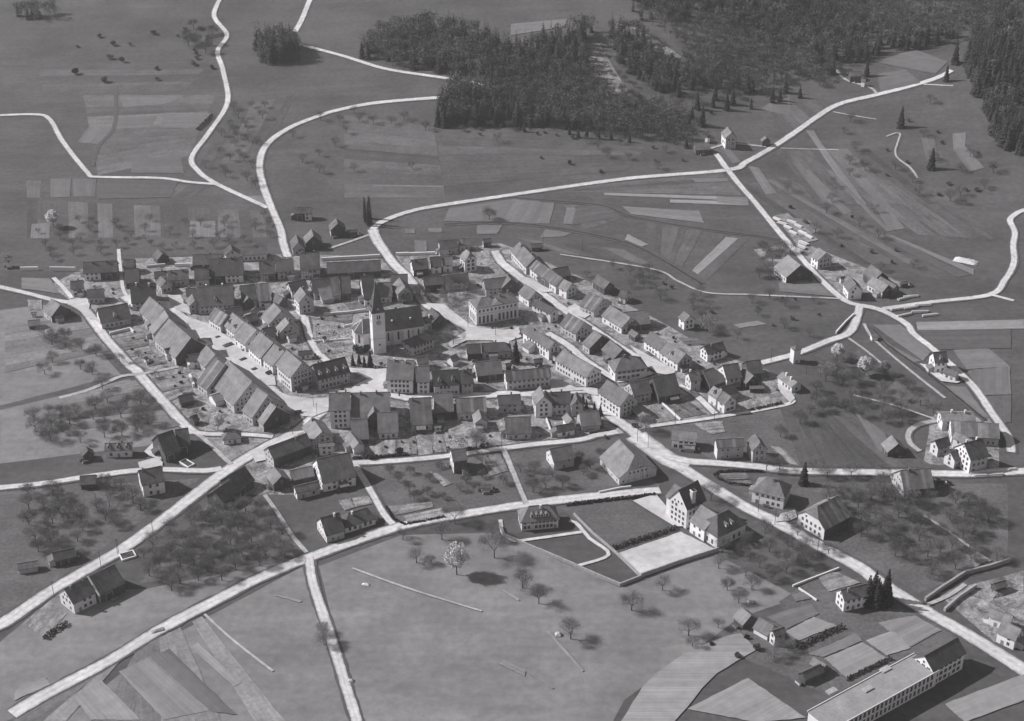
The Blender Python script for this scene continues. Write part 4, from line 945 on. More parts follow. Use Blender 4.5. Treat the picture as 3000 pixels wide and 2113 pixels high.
H('v', 640, 560, 665, 650, 582, 690, 4.2, MI, 'gggg', 'house with a pale steep slope just right of the upper road end', ch=0, pitch=48)
H('v', 1210, 515, 1330, 505, 1270, 540, 2.8, D, 't', 'low dark shed right of the old farmhouse', 'shed', ch=0, win=None)
H('h', 780, -150, 850, -95, 730, -60, 5.2, MI, 'wwww', 'lone white house with a tree beside it at the upper right meadow', ch=0, pitch=40)
# bottom right
H('n', 1062, 292, 1240, 252, 1150, 358, 6, MI, 'wwww', 'white villa beside the dark spruce group, lower right', ch=1, pitch=42)
H('n', 392, 408, 462, 466, 348, 490, 2.6, LI, 't', 'small hut with a bright roof by the lower right gardens', 'shed', ch=0, win=None)
H('n', 512, 478, 615, 535, 490, 562, 2.8, MI, 'w', 'long shed with a white wall between two lower right huts', 'shed', ch=0, win=None)
H('n', 602, 568, 682, 540, 655, 602, 5.4, MI, 'gggw', 'tall narrow wash house with a white end, lower right', ch=0)
H('n', 800, 850, 930, 792, 885, 878, 3, D, 't', 'dark-roofed garden pavilion left of the factory', 'shed', ch=0, win=None)
H('n', 880, 745, 965, 800, 850, 790, 2.6, LI, 't', 'pale lean-to joined to the garden pavilion', 'shed', ch=0, win=None)
H('n', 2150, 500, 2280, 560, 2130, 590, 5, LI, 'wwww', 'pale house at the right margin by the factory road', ch=0)
# gardens between the middle lane and the lower road
H('g', 78, 1218, 245, 1196, 200, 1340, 7, MI, 'iggw', 'tall ivy-fronted house with a dazzling white gable on the middle lane', ch=0, pitch=36)
H('g', 1185, 1205, 1430, 1157, 1370, 1332, 4.8, MI, 'gggw', 'barn-house with a white left gable below the middle lane', ch=0, win='small', miss=.5, pitch=38)
H('g', 1965, 1095, 2190, 1335, 1850, 1420, 4, LI, 'llgl', 'very large pale barn roof with planked gable beside the main road', 'barn', ch=0, hipR=.55, win='small', miss=.5, pitch=36)
H('k', 1175, 650, 1295, 645, 1235, 695, 2.4, MI, 'gggw', 'tiny hut with a white end in the middle of the lower gardens', 'shed', ch=0, win=None)
H('n', 2075, 415, 2225, 470, 2050, 470, 4.4, LI, 'wwww', 'long pale house at the right margin below the stone walls', ch=0)
H('n', 2090, 250, 2170, 225, 2150, 280, 3, MI, 't', 'small dark hut above the cutting at the right margin', 'shed', ch=0, win=None)
H('m', 1560, 860, 1640, 856, 1600, 885, 2.8, MI, 't', 'low woodshed right of the weathered barn-house', 'shed', ch=0, win=None)
H('d', 560, 1130, 640, 1180, 520, 1215, 3, LI, 'w', 'pale outbuilding on the left side of the arched-window house', 'shed', ch=0, win=None, pitch=25)
H('d', 1720, 1010, 1800, 1060, 1700, 1075, 3, MI, 't', 'little barn in the garden above the long street house, right', 'barn', ch=0)
H('b', 90, 1245, 170, 1235, 120, 1300, 3.4, LI, 'w', 'narrow white outbuilding between the left market row and its gardens', ch=0, win='small')
H('b', 1700, 1100, 1740, 1090, 1730, 1125, 2.4, D, 'w', 'tiny mortuary hut on the churchyard path', 'shed', ch=0, win=None)
H('g', 1010, 200, 1110, 190, 1060, 240, 3, D, 't', 'low dark shed below the pale wall of the arched-window house', 'shed', ch=0, win=None)
H('g', 690, 250, 760, 240, 740, 280, 2.8, D, 't', 'small dark lean-to right of the brown barn in the centre', 'shed', ch=0, win=None)

# ------------------------------------------------------------------ church
def church():
    fl = G('c', 365, 1300); fr = G('c', 505, 1280)
    d = (fr - fl); d.z = 0; W7 = d.length; ang = math.atan2(d.y, d.x)
    root = thing('church', 'parish church with dark nave roof, polygonal choir and pointed clock tower', 'church', fl, ang)
    HOUSES.append((fl.x + 12, fl.y + 8, 26, ang, 26, 14))
    # local frame: x along the nave, y away from the viewer; tower front-left corner at the origin
    ez = 24.5; w = W7; tip = 42.0
    tb = MB(); tb.box(0, w, 0, w, -2, ez); tb.build('tower', ['w'], root)
    tw = root.children[-1]
    c0 = MB(); c0.box(-.15, w + .15, -.15, w + .15, ez - .1, ez + .25); c0.box(-.08, w + .08, -.08, w + .08, 9.2, 9.5); c0.build('cornice', ['g'], tw)
    sb = MB(); o = .45; cx = w / 2; k = 1.0
    lev = [(w / 2 + o, ez + .25), (w / 2 - .45, ez + 2.2), (.05, tip)]
    for (r0, z0), (r1, z1) in zip(lev[:-1], lev[1:]):
        for q in range(4):
            a0, a1 = math.pi / 4 + q * math.pi / 2, math.pi / 4 + (q + 1) * math.pi / 2
            pt = lambda r, a, z: (cx + r * 1.4142 * math.cos(a), cx + r * 1.4142 * math.sin(a), z)
            sb.poly([pt(r0, a0, z0), pt(r0, a1, z0), pt(r1, a1, z1), pt(r1, a0, z1)])
    sp = sb.build('spire', ['roof_dark'], root)
    fb = MB(); fb.tube((cx, cx, tip - .6), (cx, cx, tip + 2.2), .12, .08, 6); fb.tube((cx - .6, cx, tip + 1.3), (cx + .6, cx, tip + 1.3), .07, .07, 5); fb.build('cross', ['metal'], sp)
    for (x, y, rz) in ((cx, 0.55, 0), (0.55, cx, -math.pi / 2)):
        b_ = MB(); b_.box(-.6, .6, -.35, 1.2, 0, 1.3, 0); b_.poly([(-.85, -.5, 1.2), (0, -.5, 2.5), (0, 1.3, 2.5), (-.85, 1.3, 1.2)], 1); b_.poly([(0, -.5, 2.5), (.85, -.5, 1.2), (.85, 1.3, 1.2), (0, 1.3, 2.5)], 1)
        b_.poly([(-.6, -.36, 1.25), (.6, -.36, 1.25), (0, -.36, 2.35)], 0)
        b_.build('dormer', ['g', 'roof_dark'], sp, (x, y, ez + 1.2), rz)
    # clock faces: ring, dial, hour marks and hands, on the front and left side
    def clock(par, loc, rz):
        b_ = MB(); N_ = 28
        for i in range(N_):
            a0, a1 = 2 * math.pi * i / N_, 2 * math.pi * (i + 1) / N_
            b_.poly([(1.35 * math.cos(a1), -.06, 1.35 * math.sin(a1)), (1.35 * math.cos(a0), -.06, 1.35 * math.sin(a0)), (1.0 * math.cos(a0), -.06, 1.0 * math.sin(a0)), (1.0 * math.cos(a1), -.06, 1.0 * math.sin(a1))][::-1], 0)
            b_.poly([(1.35 * math.cos(a0), -.06, 1.35 * math.sin(a0)), (1.35 * math.cos(a1), -.06, 1.35 * math.sin(a1)), (1.35 * math.cos(a1), .03, 1.35 * math.sin(a1)), (1.35 * math.cos(a0), .03, 1.35 * math.sin(a0))][::-1], 0)
        b_.poly([(1.0 * math.cos(2 * math.pi * i / N_), -.04, 1.0 * math.sin(2 * math.pi * i / N_)) for i in range(N_)], 1)
        cl = b_.build('clock', ['shutter', 'g'], par, loc, rz)
        for nm, L_, a_ in (('hour_hand', .55, 1.1), ('minute_hand', .9, 2.6)):
            h_ = MB(); u = Vector((math.cos(a_), 0, math.sin(a_))); n_ = Vector((-u.z, 0, u.x)) * .06
            h_.poly([tuple(-n_ + Vector((0, -.08, 0))), tuple(u * L_ - n_ * .5 + Vector((0, -.08, 0))), tuple(u * L_ + n_ * .5 + Vector((0, -.08, 0))), tuple(n_ + Vector((0, -.08, 0)))][::1], 0); h_.build(nm, ['glass'], cl)
    clock(tw, (cx, 0, ez - 5.6), 0); clock(tw, (0, cx, ez - 5.6), -math.pi / 2)
    lou = MB(); lou.box(-.32, .32, -.05, .04, 0, 2.3, 0); lou.box(-.42, .42, -.03, .04, -.1, 2.45, 1)
    lm = lou.mesh('belfry_opening', ['glass', 'frame'])
    for x in (-.55, .55):
        link('belfry_opening', lm, tw, (cx + x, 0, ez - 3.7)); link('belfry_opening', lm, tw, (0, cx + x, ez - 3.7), -math.pi / 2)
    link('window', WIN['small'], tw, (cx, 0, 5.0)); link('window', WIN['small'], tw, (0, cx, 7.0), -math.pi / 2)
    # nave
    inv = Matrix.Rotation(-ang, 2)
    def local(p): return inv @ Vector((p.x - fl.x, p.y - fl.y))
    he = 9.5; hr = he + 8.8
    for _ in range(30):
        a = local(at_z(*PX('c', 500, 795), hr)); b = local(at_z(*PX('c', 885, 745), hr)); e = local(at_z(*PX('c', 720, 1003), he))
        hw = (a.y + b.y) / 2 - e.y; hr = .5 * hr + .5 * (he + hw * math.tan(R(47)))
    yc = (a.y + b.y) / 2; x0, x1 = w + .3, b.x
    rb = MB(); V = [(x0, yc - hw, he), (x1, yc - hw, he), (x1, yc, hr), (x0, yc, hr), (x0, yc + hw, he), (x1, yc + hw, he)]
    rb.solid(V, [(0, 1, 2, 3), (3, 2, 5, 4)], .3); nr = rb.build('nave_roof', ['roof_black'], root)
    nb = MB(); y0, y1 = yc - hw + .6, yc + hw - .6; zt = he + .35; xe = x1 - .3
    nb.poly([(x0, y0, -2), (xe, y0, -2), (xe, y0, zt), (x0, y0, zt)]); nb.poly([(xe, y1, -2), (x0, y1, -2), (x0, y1, zt), (xe, y1, zt)])
    nb.poly([(xe, y0, -2), (xe, y1, -2), (xe, y1, zt), (xe, yc, hr - .35), (xe, y0, zt)]); nb.poly([(x0, y1, -2), (x0, y0, -2), (x0, y0, zt), (x0, yc, hr - .35), (x0, y1, zt)])
    nv = nb.build('nave', ['w'], root)
    bt = MB(); bt.box(-.45, .45, -.9, .03, -2, 6.8, 0); bt.poly([(-.45, -.9, 6.8), (.45, -.9, 6.8), (.45, .03, 7.8), (-.45, .03, 7.8)], 0); bm_ = bt.mesh('buttress', ['g'])
    gw = MB()
    gw.poly([(-.5, -.03, 0), (.5, -.03, 0), (.5, -.03, 4.2), (.25, -.03, 4.9), (0, -.03, 5.2), (-.25, -.03, 4.9), (-.5, -.03, 4.2)], 0)
    gw.box(-.62, -.5, -.06, .03, -.1, 4.3, 1); gw.box(.5, .62, -.06, .03, -.1, 4.3, 1); gm = gw.mesh('window', ['glass', 'frame'])
    n = 4
    for i in range(n):
        x = x0 + (xe - x0) * (i + .5) / n
        link('window', gm, nv, (x, y0, 3.0)); link('buttress', bm_, nv, (x0 + (xe - x0) * (i + 1) / n - .5, y0, 0))
    sk_ = MB(); sk_.box(-.4, .4, -.5, .6, 0, .9, 0); sm = sk_.mesh('skylight', ['frame'])
    for fx in (.25, .7): link('skylight', sm, nr, (x0 + (x1 - x0) * fx, yc - hw * .55, hr - hw * .55 * math.tan(R(47)) + .1 - .6))
    # choir left of the tower: five-sided end
    cw = hw * .78; xl = local(at_z(*PX('c', 205, 870), 14.0)).x; ch_ = 14.2; hec = 9.0; yq = yc
    ring = [(x0, yq - cw), (xl - .5, yq - cw), (xl - cw * .75, yq - cw * .45), (xl - cw * .75, yq + cw * .45), (xl - .5, yq + cw), (x0, yq + cw)]
    cb = MB()
    for p, q in zip(ring, ring[1:]): cb.poly([(q[0], q[1], -2), (p[0], p[1], -2), (p[0], p[1], hec + .1), (q[0], q[1], hec + .1)])
    cho = cb.build('choir', ['w'], root)
    big = [(p[0] + (p[0] < x0) * -.35, yq + (p[1] - yq) * 1.09, hec) for p in ring]
    apx = (xl + .4, yq, ch_); ap2 = (x0, yq, ch_); V = big + [apx, ap2]
    rb = MB(); rb.solid(V, [(0, 7, 6, 1), (1, 6, 2), (2, 6, 3), (3, 6, 4), (4, 6, 7, 5)], .25); cr = rb.build('choir_roof', ['roof_dark'], root)
    for f_ in cr.data.polygons: pass
    hp = MB()
    for k_ in (1, 2, 3, 4): hp.tube(big[k_], apx, .16, .16, 4)
    hp.build('hip_capping', ['chalk'], cr)
    for p, q in ((ring[0], ring[1]), (ring[1], ring[2]), (ring[2], ring[3])):
        rz = math.atan2(p[1] - q[1], p[0] - q[0]); link('window', gm, cho, ((p[0] + q[0]) / 2, (p[1] + q[1]) / 2, 2.6), rz)
church()

# ------------------------------------------------------------------ town hall, villa, school, factory, transformer tower
hall, g_ = H('c', 1565, 658, 1850, 607, 1765, 742, 10.6, MI, 'wwww', 'large white hip-roofed town hall with three storeys of windows', 'town hall', hip=1, pitch=27, ch=3, win='hall', st=1, spacing=2.35, miss=0, oh=.4)
x0_, x1_, yw = g_['wl'], g_['wr'], -g_['ww']
bm_ = MB(); bm_.box(x0_ - .1, x1_ + .1, yw - .18, yw, 6.4, 6.75); bm_.box(x0_ - .18, x0_, yw, -yw, 6.4, 6.75); bm_.box(x0_ - .1, x1_ + .1, yw - .14, yw, .2, .6); bm_.build('string_course', ['g'], hall)
for k_ in range(int((x1_ - x0_ - 1.2) / 2.35)):
    n_ = int((x1_ - x0_ - 1.2) / 2.35); x_ = x0_ + (x1_ - x0_ - (n_ - 1) * 2.35) / 2 + k_ * 2.35
    link('window', WIN['plain'], hall, (x_, yw, 7.7), 0)
    pb = MB(); pb.box(x_ + .98, x_ + 1.36, yw - .12, yw, .6, 6.4); pb.build('pilaster', ['w'], hall)
for k_ in range(4):
    y_ = -yw - (2 * -yw) * (k_ + .5) / 4; link('window', WIN['plain'], hall, (x0_, y_, 7.7), -math.pi / 2)
xm = (x0_ + x1_) / 2
pd = MB(); pd.poly([(xm - 3.2, yw - .5, 10.9), (xm + 3.2, yw - .5, 10.9), (xm, yw - .5, 13.4)], 0)
for s_ in (-1, 1):
    q_ = [(xm, yw - .8, 13.6), (xm, yw + 5.0, 13.6), (xm + s_ * 3.7, yw + 1.2, 10.8), (xm + s_ * 3.7, yw - .8, 10.8)]; pd.poly(q_ if s_ < 0 else q_[::-1], 1)
pd.build('pediment', ['w', MI], hall)

H('k', 1718, 892, 1935, 872, 1850, 1062, 4.8, MI, 'w', 'villa with dark mansard roof and four dormers in the walled garden', 'villa', hip=1, pitch=44, ch=1, chm='w', dm=4, spacing=1.7, miss=.1)
H('c', 800, 1098, 930, 1052, 860, 1192, 6, D, 'g', 'parsonage with dark hipped roof in front of the church nave', hip=1, pitch=34, ch=0, spacing=2.1)
H('l', 1250, 445, 1480, 590, 1160, 600, 9.6, MI, 'wgww', 'tall white school wing with three rows of windows', 'school', ch=0, pitch=40, spacing=2.3, miss=.1)
H('l', 1292, 518, 1512, 408, 1600, 640, 10.5, D, 'wwww', 'steep-roofed cross gable of the school with a tall chimney', 'school', ch=0, pitch=52, spacing=2.3, wmax=7.5)
H('l', 1548, 682, 1724, 796, 1500, 925, 6.2, LI, 'wgww', 'low pale-roofed link of the school beside the yard', 'school', ch=0, pitch=38, spacing=3.4)
H('l', 1728, 796, 1850, 738, 1905, 975, 6.2, D, 'wwww', 'gymnasium of the school with hipped dark roof beside the white yard', 'gymnasium', hip=1, ch=0, dm=2, pitch=42, win='tall', st=1, spacing=3.2, miss=0)
p_ = G('l', 1432, 900)
cs = thing('school_chimney', 'tall square pale chimney rising beside the school roof', 'chimney', p_, R(30))
b_ = MB(); b_.box(-.95, .95, -.95, .95, 0, 17.6); b_.build('shaft', ['g'], cs)
b_ = MB(); b_.box(-1.15, 1.15, -1.15, 1.15, 17.6, 18.1); b_.box(-.7, .7, -.7, .7, 18.1, 18.5, 1); b_.build('cap', ['w', 'glass'], cs)

def factory():
    z = 7.6
    P1 = at_z(*PX('n', 1235, 1105), z); P2 = at_z(*PX('n', 1715, 838), z); P3 = at_z(*PX('n', 1540, 738), z)
    d = P2 - P1; d.z = 0; L = d.length; ang = math.atan2(d.y, d.x); dep = min((P3 - P2).length, 30.0)
    L2 = L + 18.0
    root = thing('factory', 'long flat-roofed factory with two rows of tall windows, lower right corner', 'factory', (P2.x, P2.y, 0), ang)
    HOUSES.append((P1.x, P1.y, 40, ang, 40, 30)); HOUSES.append((P2.x, P2.y, 20, ang, 20, 25))
    b = MB(); b.box(-L2, 0, 0, dep, -2, z - .3); b.build('wall', ['w'], root)
    b = MB(); b.box(-L2 - .4, .4, -.4, dep + .4, z - .3, z); b.build('roof', ['flat_roof'], root)
    b = MB(); b.box(-L2 - .4, .4, -.45, -.15, z, z + .35); b.box(-L2 - .4, .4, dep + .1, dep + .4, z, z + .35); b.build('parapet', ['w'], root)
    n = int(L2 / 2.3)
    for i in range(n):
        for zz in (.9, 4.3): link('window', WIN['tall'], root, (-L2 + (i + .6) * 2.3, 0, zz), 0)
    for x, y in ((-30, 8), (-16, 12), (-42, 15)):
        s_ = MB(); s_.box(x - 2.2, x + 2.2, y - 1.2, y + 1.2, z, z + .5, 0); s_.build('skylight', ['stone'], root)
factory()
H('n', 1625, 738, 1850, 613, 1770, 800, 8.2, D, 'wwww', 'gabled office wing at the end of the flat-roofed factory', 'factory', ch=0, pitch=40, win='big', spacing=2.6, miss=0)
p_ = G('h', 2020, 420)
tr = thing('transformer_tower', 'slim white transformer tower standing by the field road', 'tower', p_, R(20))
b_ = MB(); b_.box(-2, 2, -2, 2, -1, 8.2); b_.build('shaft', ['w'], tr)
b_ = MB(); V = [(-2.4, -2.4, 8.2), (2.4, -2.4, 8.2), (2.4, 2.4, 8.2), (-2.4, 2.4, 8.2), (0, 0, 9.8)]; b_.solid(V, [(0, 1, 4), (1, 2, 4), (2, 3, 4), (3, 0, 4)], .2); b_.build('roof', ['roof_mid'], tr)
b_ = MB(); b_.box(-.6, .6, -2.05, -1.99, 0, 2.1); b_.build('door', ['shutter'], tr)
p_ = G('y', 740, 160)
tr = thing('pump_house', 'tiny white pump house between brook and path on the right', 'hut', p_, R(10))
b_ = MB(); b_.box(-1.6, 1.6, -1.4, 1.4, -.5, 2.4); b_.build('wall', ['w'], tr)
b_ = MB(); V = [(-1.9, -1.8, 2.3), (1.9, -1.8, 2.3), (1.9, 0, 3.2), (-1.9, 0, 3.2), (1.9, 1.8, 2.3), (-1.9, 1.8, 2.3)]; b_.solid(V, [(0, 1, 2, 3), (3, 2, 4, 5)], .15); b_.build('roof', ['roof_mid'], tr)

# lean-to annexes on the free sides of the houses
def annexes():
    rd = random.Random(77)
    for (root, roof, wm, wl, wr, ww, he, ang, c, hi, cat) in BUILT:
        if cat not in ('house', 'barn') or wr - wl < 6 or rd.random() < .45: continue
        for side in rd.sample(['r', 'l', 'f'], 3):
            L_, dp, hh = rd.uniform(2.5, 4.5), rd.uniform(2.0, 3.0), rd.uniform(2.3, 3.0)
            if side == 'f': L_ = min(L_, (wr - wl) * .4); p0 = (rd.uniform(wl + L_ / 2, wr - L_ / 2), -ww); rz = 0
            elif side == 'r': p0 = (wr, rd.uniform(-.4, .4) * ww); rz = math.pi / 2
            else: p0 = (wl, rd.uniform(-.4, .4) * ww); rz = -math.pi / 2
            ox, oy = p0[0] + math.sin(rz) * (dp / 2 + .8), p0[1] - math.cos(rz) * (dp / 2 + .8)
            gx, gy = c.x + ox * math.cos(ang) - oy * math.sin(ang), c.y + ox * math.sin(ang) + oy * math.cos(ang)
            ok = True
            for k, (x, y, r_, a, hx, hy) in enumerate(HOUSES):
                if k == hi: continue
                dx, dy = gx - x, gy - y
                if dx * dx + dy * dy > 1600: continue
                lx, ly = dx * math.cos(-a) - dy * math.sin(-a), dx * math.sin(-a) + dy * math.cos(-a)
                if abs(lx) < hx + 2.2 and abs(ly) < hy + 2.2: ok = False; break
            if ok and any(abs(gx - x) < w + 2 and abs(gy - y) < w + 2 for x, y, w in ROAD_PTS): ok = False
            if not ok: continue
            b = MB(); b.box(-L_ / 2, L_ / 2, -dp, .02, -1.0, hh); b.build('annex', [rd.choice(['t', wm, 'g'])], root, (p0[0], p0[1], 0), rz)
            b = MB(); V = [(-L_ / 2 - .3, -dp - .35, hh - .1), (L_ / 2 + .3, -dp - .35, hh - .1), (L_ / 2 + .3, .0, hh + dp * .36), (-L_ / 2 - .3, .0, hh + dp * .36)]
            b.solid(V, [(0, 1, 2, 3)], .14); b.build('annex_roof', [rd.choice([roof, 'roof_mid', 'roof_light'])], root, (p0[0], p0[1], 0), rz)
            break
annexes()

# ------------------------------------------------------------------ walls, hedges
def wall_line(name, label, cat, w, h, m, *segs, cap=None, z0=-.6):
    P = []
    for s in segs:
        for i in range(1, len(s), 2): P.append(G(s[0], s[i], s[i + 1]))
    o = P[0].copy(); b = MB(); c = MB()
    for k, (p, q) in enumerate(zip(P, P[1:])):
        d = (q - p); L = d.length; d.normalize(); n = Vector((-d.y, d.x, 0)) * (w / 2)
        ks = max(1, int(L / 6))
        for i in range(ks):
            a, e = p.lerp(q, i / ks) - o, p.lerp(q, (i + 1) / ks) - o
            hh = h * RND.uniform(.93, 1.05)
            for (bb, zz0, zz1, sc) in ((b, z0, hh, 1.0),) + (((c, hh, hh + .12, 1.35),) if cap else ()):
                N_ = n * sc
                v = [a + N_, a - N_, e - N_, e + N_]
                lo = [(t.x, t.y, t.z + zz0) for t in v]; up = [(t.x, t.y, t.z + zz1) for t in v]
                bb.poly(up); bb.poly([lo[1], lo[2], up[2], up[1]]); bb.poly([lo[3], lo[0], up[0], up[3]]); bb.poly([lo[0], lo[1], up[1], up[0]]); bb.poly([lo[2], lo[3], up[3], up[2]])
    r = thing(name, label, cat, o)
    b.build('wall' if cat != 'hedge' else 'foliage', [m], r)
    if cap: c.build('coping', [cap], r)
    return r
def hedge(label, w, h, *segs):
    P = []
    for s in segs:
        for i in range(1, len(s), 2): P.append(G(s[0], s[i], s[i + 1]))
    o = P[0].copy(); b = MB()
    for p, q in zip(P, P[1:]):
        d = q - p; L = d.length; d.normalize(); n = Vector((-d.y, d.x, 0))
        for _ in range(int(L * 12)):
            c = p + d * RND.uniform(0, L) + n * RND.uniform(-w / 2, w / 2) - o; z = RND.uniform(0, h) ** .8
            u = Vector((RND.gauss(0, 1), RND.gauss(0, 1), RND.gauss(0, 1))).normalized(); v = u.orthogonal().normalized() * .32; u = u * .32
            c.z += z; b.poly([c - u - v, c + u - v, c + u + v, c - u + v])
    r = thing('hedge', label, 'hedge', o); b.build('foliage', ['hedge'], r)
WL = lambda lab, h, *s, m='chalk', w=.6: wall_line('garden_wall', lab, 'wall', w, h, m, *s)
WL('long white garden wall above the very long dark barn', 2.2, ('v', 930, 858, 1200, 845, 1580, 822), w=1.0)
WL('white garden wall right of the street, leading to the topmost middle house', 2.0, ('v', 1760, 802, 2200, 788), w=.9)
WL('white wall at the far left, nearest the pale house', 2.4, ('a', 230, 355, 430, 352), w=.8)
WL('white wall left of the topmost long farmhouse', 2.6, ('a', 560, 358, 850, 362), w=.8)
WL('white wall corner beside the white-gabled house, top left', 2.0, ('b', 50, 312, 240, 305, 255, 330), w=.7)
WL('pale garden wall between the upper left rows', 1.8, ('a', 1645, 325, 1855, 305), w=.7)
WL('pale churchyard wall running left from the tower', 1.8, ('b', 1720, 862, 1950, 845, 2190, 815), w=.9)
WL('low churchyard wall beside the choir', 1.3, ('b', 1940, 992, 2040, 972), w=.6)
WL('low pale churchyard wall below the graves', 1.2, ('b', 1610, 1160, 1800, 1150, 2020, 1130), w=.5)
WL('retaining wall along the lower side of the villa garden', 1.6, ('k', 1400, 1130, 1440, 1230, 1700, 1340, 2230, 1565), ('l', 140, 1385), m='stone', w=.7)
WL('retaining wall round the lower tip of the school grounds', 1.7, ('l', 140, 1385, 400, 1500, 640, 1600, 870, 1510), m='stone', w=.7)
WL('retaining wall under the white school yard', 2.2, ('l', 870, 1500, 1300, 1345, 1740, 1205), m='stone', w=.6)
WL('low wall between the school yard and the villa garden', 1.2, ('l', 120, 800, 330, 1010, 600, 1240, 870, 1500), m='stone', w=.6)
WL('white wall below the big pale barn roof beside the main road', 1.3, ('l', 400, 560, 640, 510, 760, 495), w=.5)
WL('ragged stone wall left of the cutting, lower right', 2.0, ('n', 1630, 370, 1760, 280, 1900, 190, 2060, 150, 2200, 105), m='stone', w=.9)
WL('ragged stone wall right of the cutting, lower right', 2.0, ('n', 1760, 440, 1850, 360, 1970, 280), m='stone', w=.9)
WL('low garden wall with white corner post, lower right', 1.0, ('n', 740, 275, 880, 220, 1050, 155), w=.5)
WL('low garden wall along the path below the villa by the spruces', .9, ('n', 780, 290, 900, 370), w=.5)
WL('white garden wall below the low house of the main road corner', 1.2, ('g', 1150, 880, 1220, 1070), w=.6)
WL('pale wall along the garden right of the curving path', 1.0, ('h', 530, 890, 620, 970, 740, 1080), w=.7)
WL('white wall beside the gardens of the left lane', 1.6, ('a', 1230, 1078, 1460, 1020, 1500, 1060), w=.6)
WL('white yard wall beside the left market row', 2.6, ('b', 85, 1210, 130, 1340), w=1.0)
WL('second white yard wall lower in the left market row', 2.6, ('b', 165, 1340, 210, 1460), w=1.0)
WL('white wall stub in the gardens behind the striped roof', 2.2, ('e', 1365, 405, 1410, 520), w=1.2)
WL('pale retaining wall beside the right crossroads', 1.4, ('p', 890, 1220, 960, 1140, 1025, 1080), w=.7)
hedge('dark hedge along the lower road by the school lawn', 1.2, 1.6, ('l', 30, 695, 500, 640, 1040, 580))
hedge('hedge bank between the school lawn and the white yard', 2.4, 1.6, ('l', 560, 1180, 900, 1070, 1270, 950))
hedge('clipped hedge along the gardens above the middle lane', 1.4, 1.5, ('f', 890, 1320, 1150, 1305, 1500, 1280))
hedge('hedge along the lower right villa drive', 2.2, 1.8, ('n', 780, 690, 950, 600, 1080, 545))
hedge('hedge on the upper side of the curving path', 1.2, 1.4, ('h', 1500, 975, 1700, 935, 1880, 895))
hedge('hedge round the oval garden at the road fork', .9, 1.1, ('l', 2250, 320, 1950, 312, 1760, 322, 1695, 355, 1740, 400, 1860, 450, 2110, 480))
hedge('hedge below the factory lawns', 1.4, 1.2, ('n', 1100, 905, 1250, 830, 1400, 760))
hedge('hedge of the garden at the lowest left farmhouse', 2.0, 2.0, ('o', 370, 930, 480, 850, 580, 800))
hedge('hedge row along the field road, upper left', 2.5, 2.2, ('u', 1330, 880, 1430, 780))
hedge('hedge of the allotment by the lower lane corner', .8, 1.0, ('k', 120, 910, 200, 1040, 330, 1105, 560, 1060, 780, 1015))

# ------------------------------------------------------------------ trees
def rot_about(v, ax, a): return Matrix.Rotation(a, 3, ax) @ v
def bare_tree(seed, h=8.0, spread=3.8, nt=2500, crown='twig', blossom=0, tl=1.0, tw=.042, dome=False):
    rd = random.Random(seed); tb = MB(); cb = MB()
    th = h * .28
    tb.tube((0, 0, -.4), (0, 0, th), .26, .2, 6)
    ends = []
    def grow(p, d, L, r, lv):
        q = p + d * L
        tb.tube(p, q, r, r * .62, 5 if lv < 2 else 3)
        if lv >= 3: ends.append((q, d, L)); return
        for _ in range(3 if lv < 2 else 2):
            nd = (d + Vector((rd.gauss(0, .55), rd.gauss(0, .55), rd.gauss(.06, .35)))).normalized()
            grow(p + d * (L * rd.uniform(.6, 1)), nd, L * rd.uniform(.6, .85), r * .5, lv + 1)
    n0 = rd.randint(4, 6)
    for k in range(n0):
        a = 2 * math.pi * k / n0 + rd.uniform(-.4, .4); t = rd.uniform(.35, .95)
        grow(Vector((0, 0, th * rd.uniform(.85, 1.1))), Vector((math.cos(a) * math.sin(t), math.sin(a) * math.sin(t), math.cos(t))), h * .27, .11, 0)
    lobes = [e[0] for e in ends]
    for _ in range(nt):
        q, d, L = rd.choice(ends)
        c = q + Vector((rd.gauss(0, .75), rd.gauss(0, .75), rd.gauss(0, .6))) * (h / 8)
        r_ = math.hypot(c.x, c.y)
        if r_ > spread * 1.15: continue
        u = (d + Vector((rd.gauss(0, .6), rd.gauss(0, .6), rd.gauss(.1, .5)))).normalized(); v = u.orthogonal().normalized()
        v = rot_about(v, u, rd.uniform(0, 6.3)); L2 = rd.uniform(.5, 1.0) * tl * h / 8
        cb.poly([c - v * tw, c + u * L2 * .5 - v * tw * .7, c + u * L2, c + u * L2 * .5 + v * tw], 0)
    for _ in range(blossom):
        q, d, L = rd.choice(ends)
        c = q + Vector((rd.gauss(0, .85), rd.gauss(0, .85), rd.gauss(0, .8))) * (h / 8)
        if dome:
            v = Vector((rd.gauss(0, 1), rd.gauss(0, 1), rd.gauss(0, 1))).normalized(); k = rd.uniform(.25, 1) ** .45 * (1 + .14 * math.sin(5 * math.atan2(v.y, v.x) + 3 * v.z) + .1 * math.sin(7 * v.z + seed))
            c = Vector((v.x * h * .36 * k, v.y * h * .36 * k, h * .66 + v.z * h * (.36 if v.z > 0 else .3) * k))
        u = Vector((rd.gauss(0, 1), rd.gauss(0, 1), rd.gauss(0, 1))).normalized(); v = u.orthogonal().normalized(); s = rd.uniform(.1, .2) * h / 9
        cb.poly([c - u * s - v * s, c + u * s - v * s, c + u * s + v * s, c - u * s + v * s], 1)
    return tb.mesh('trunk', ['bark']), cb.mesh('crown', [crown, 'blossom'])
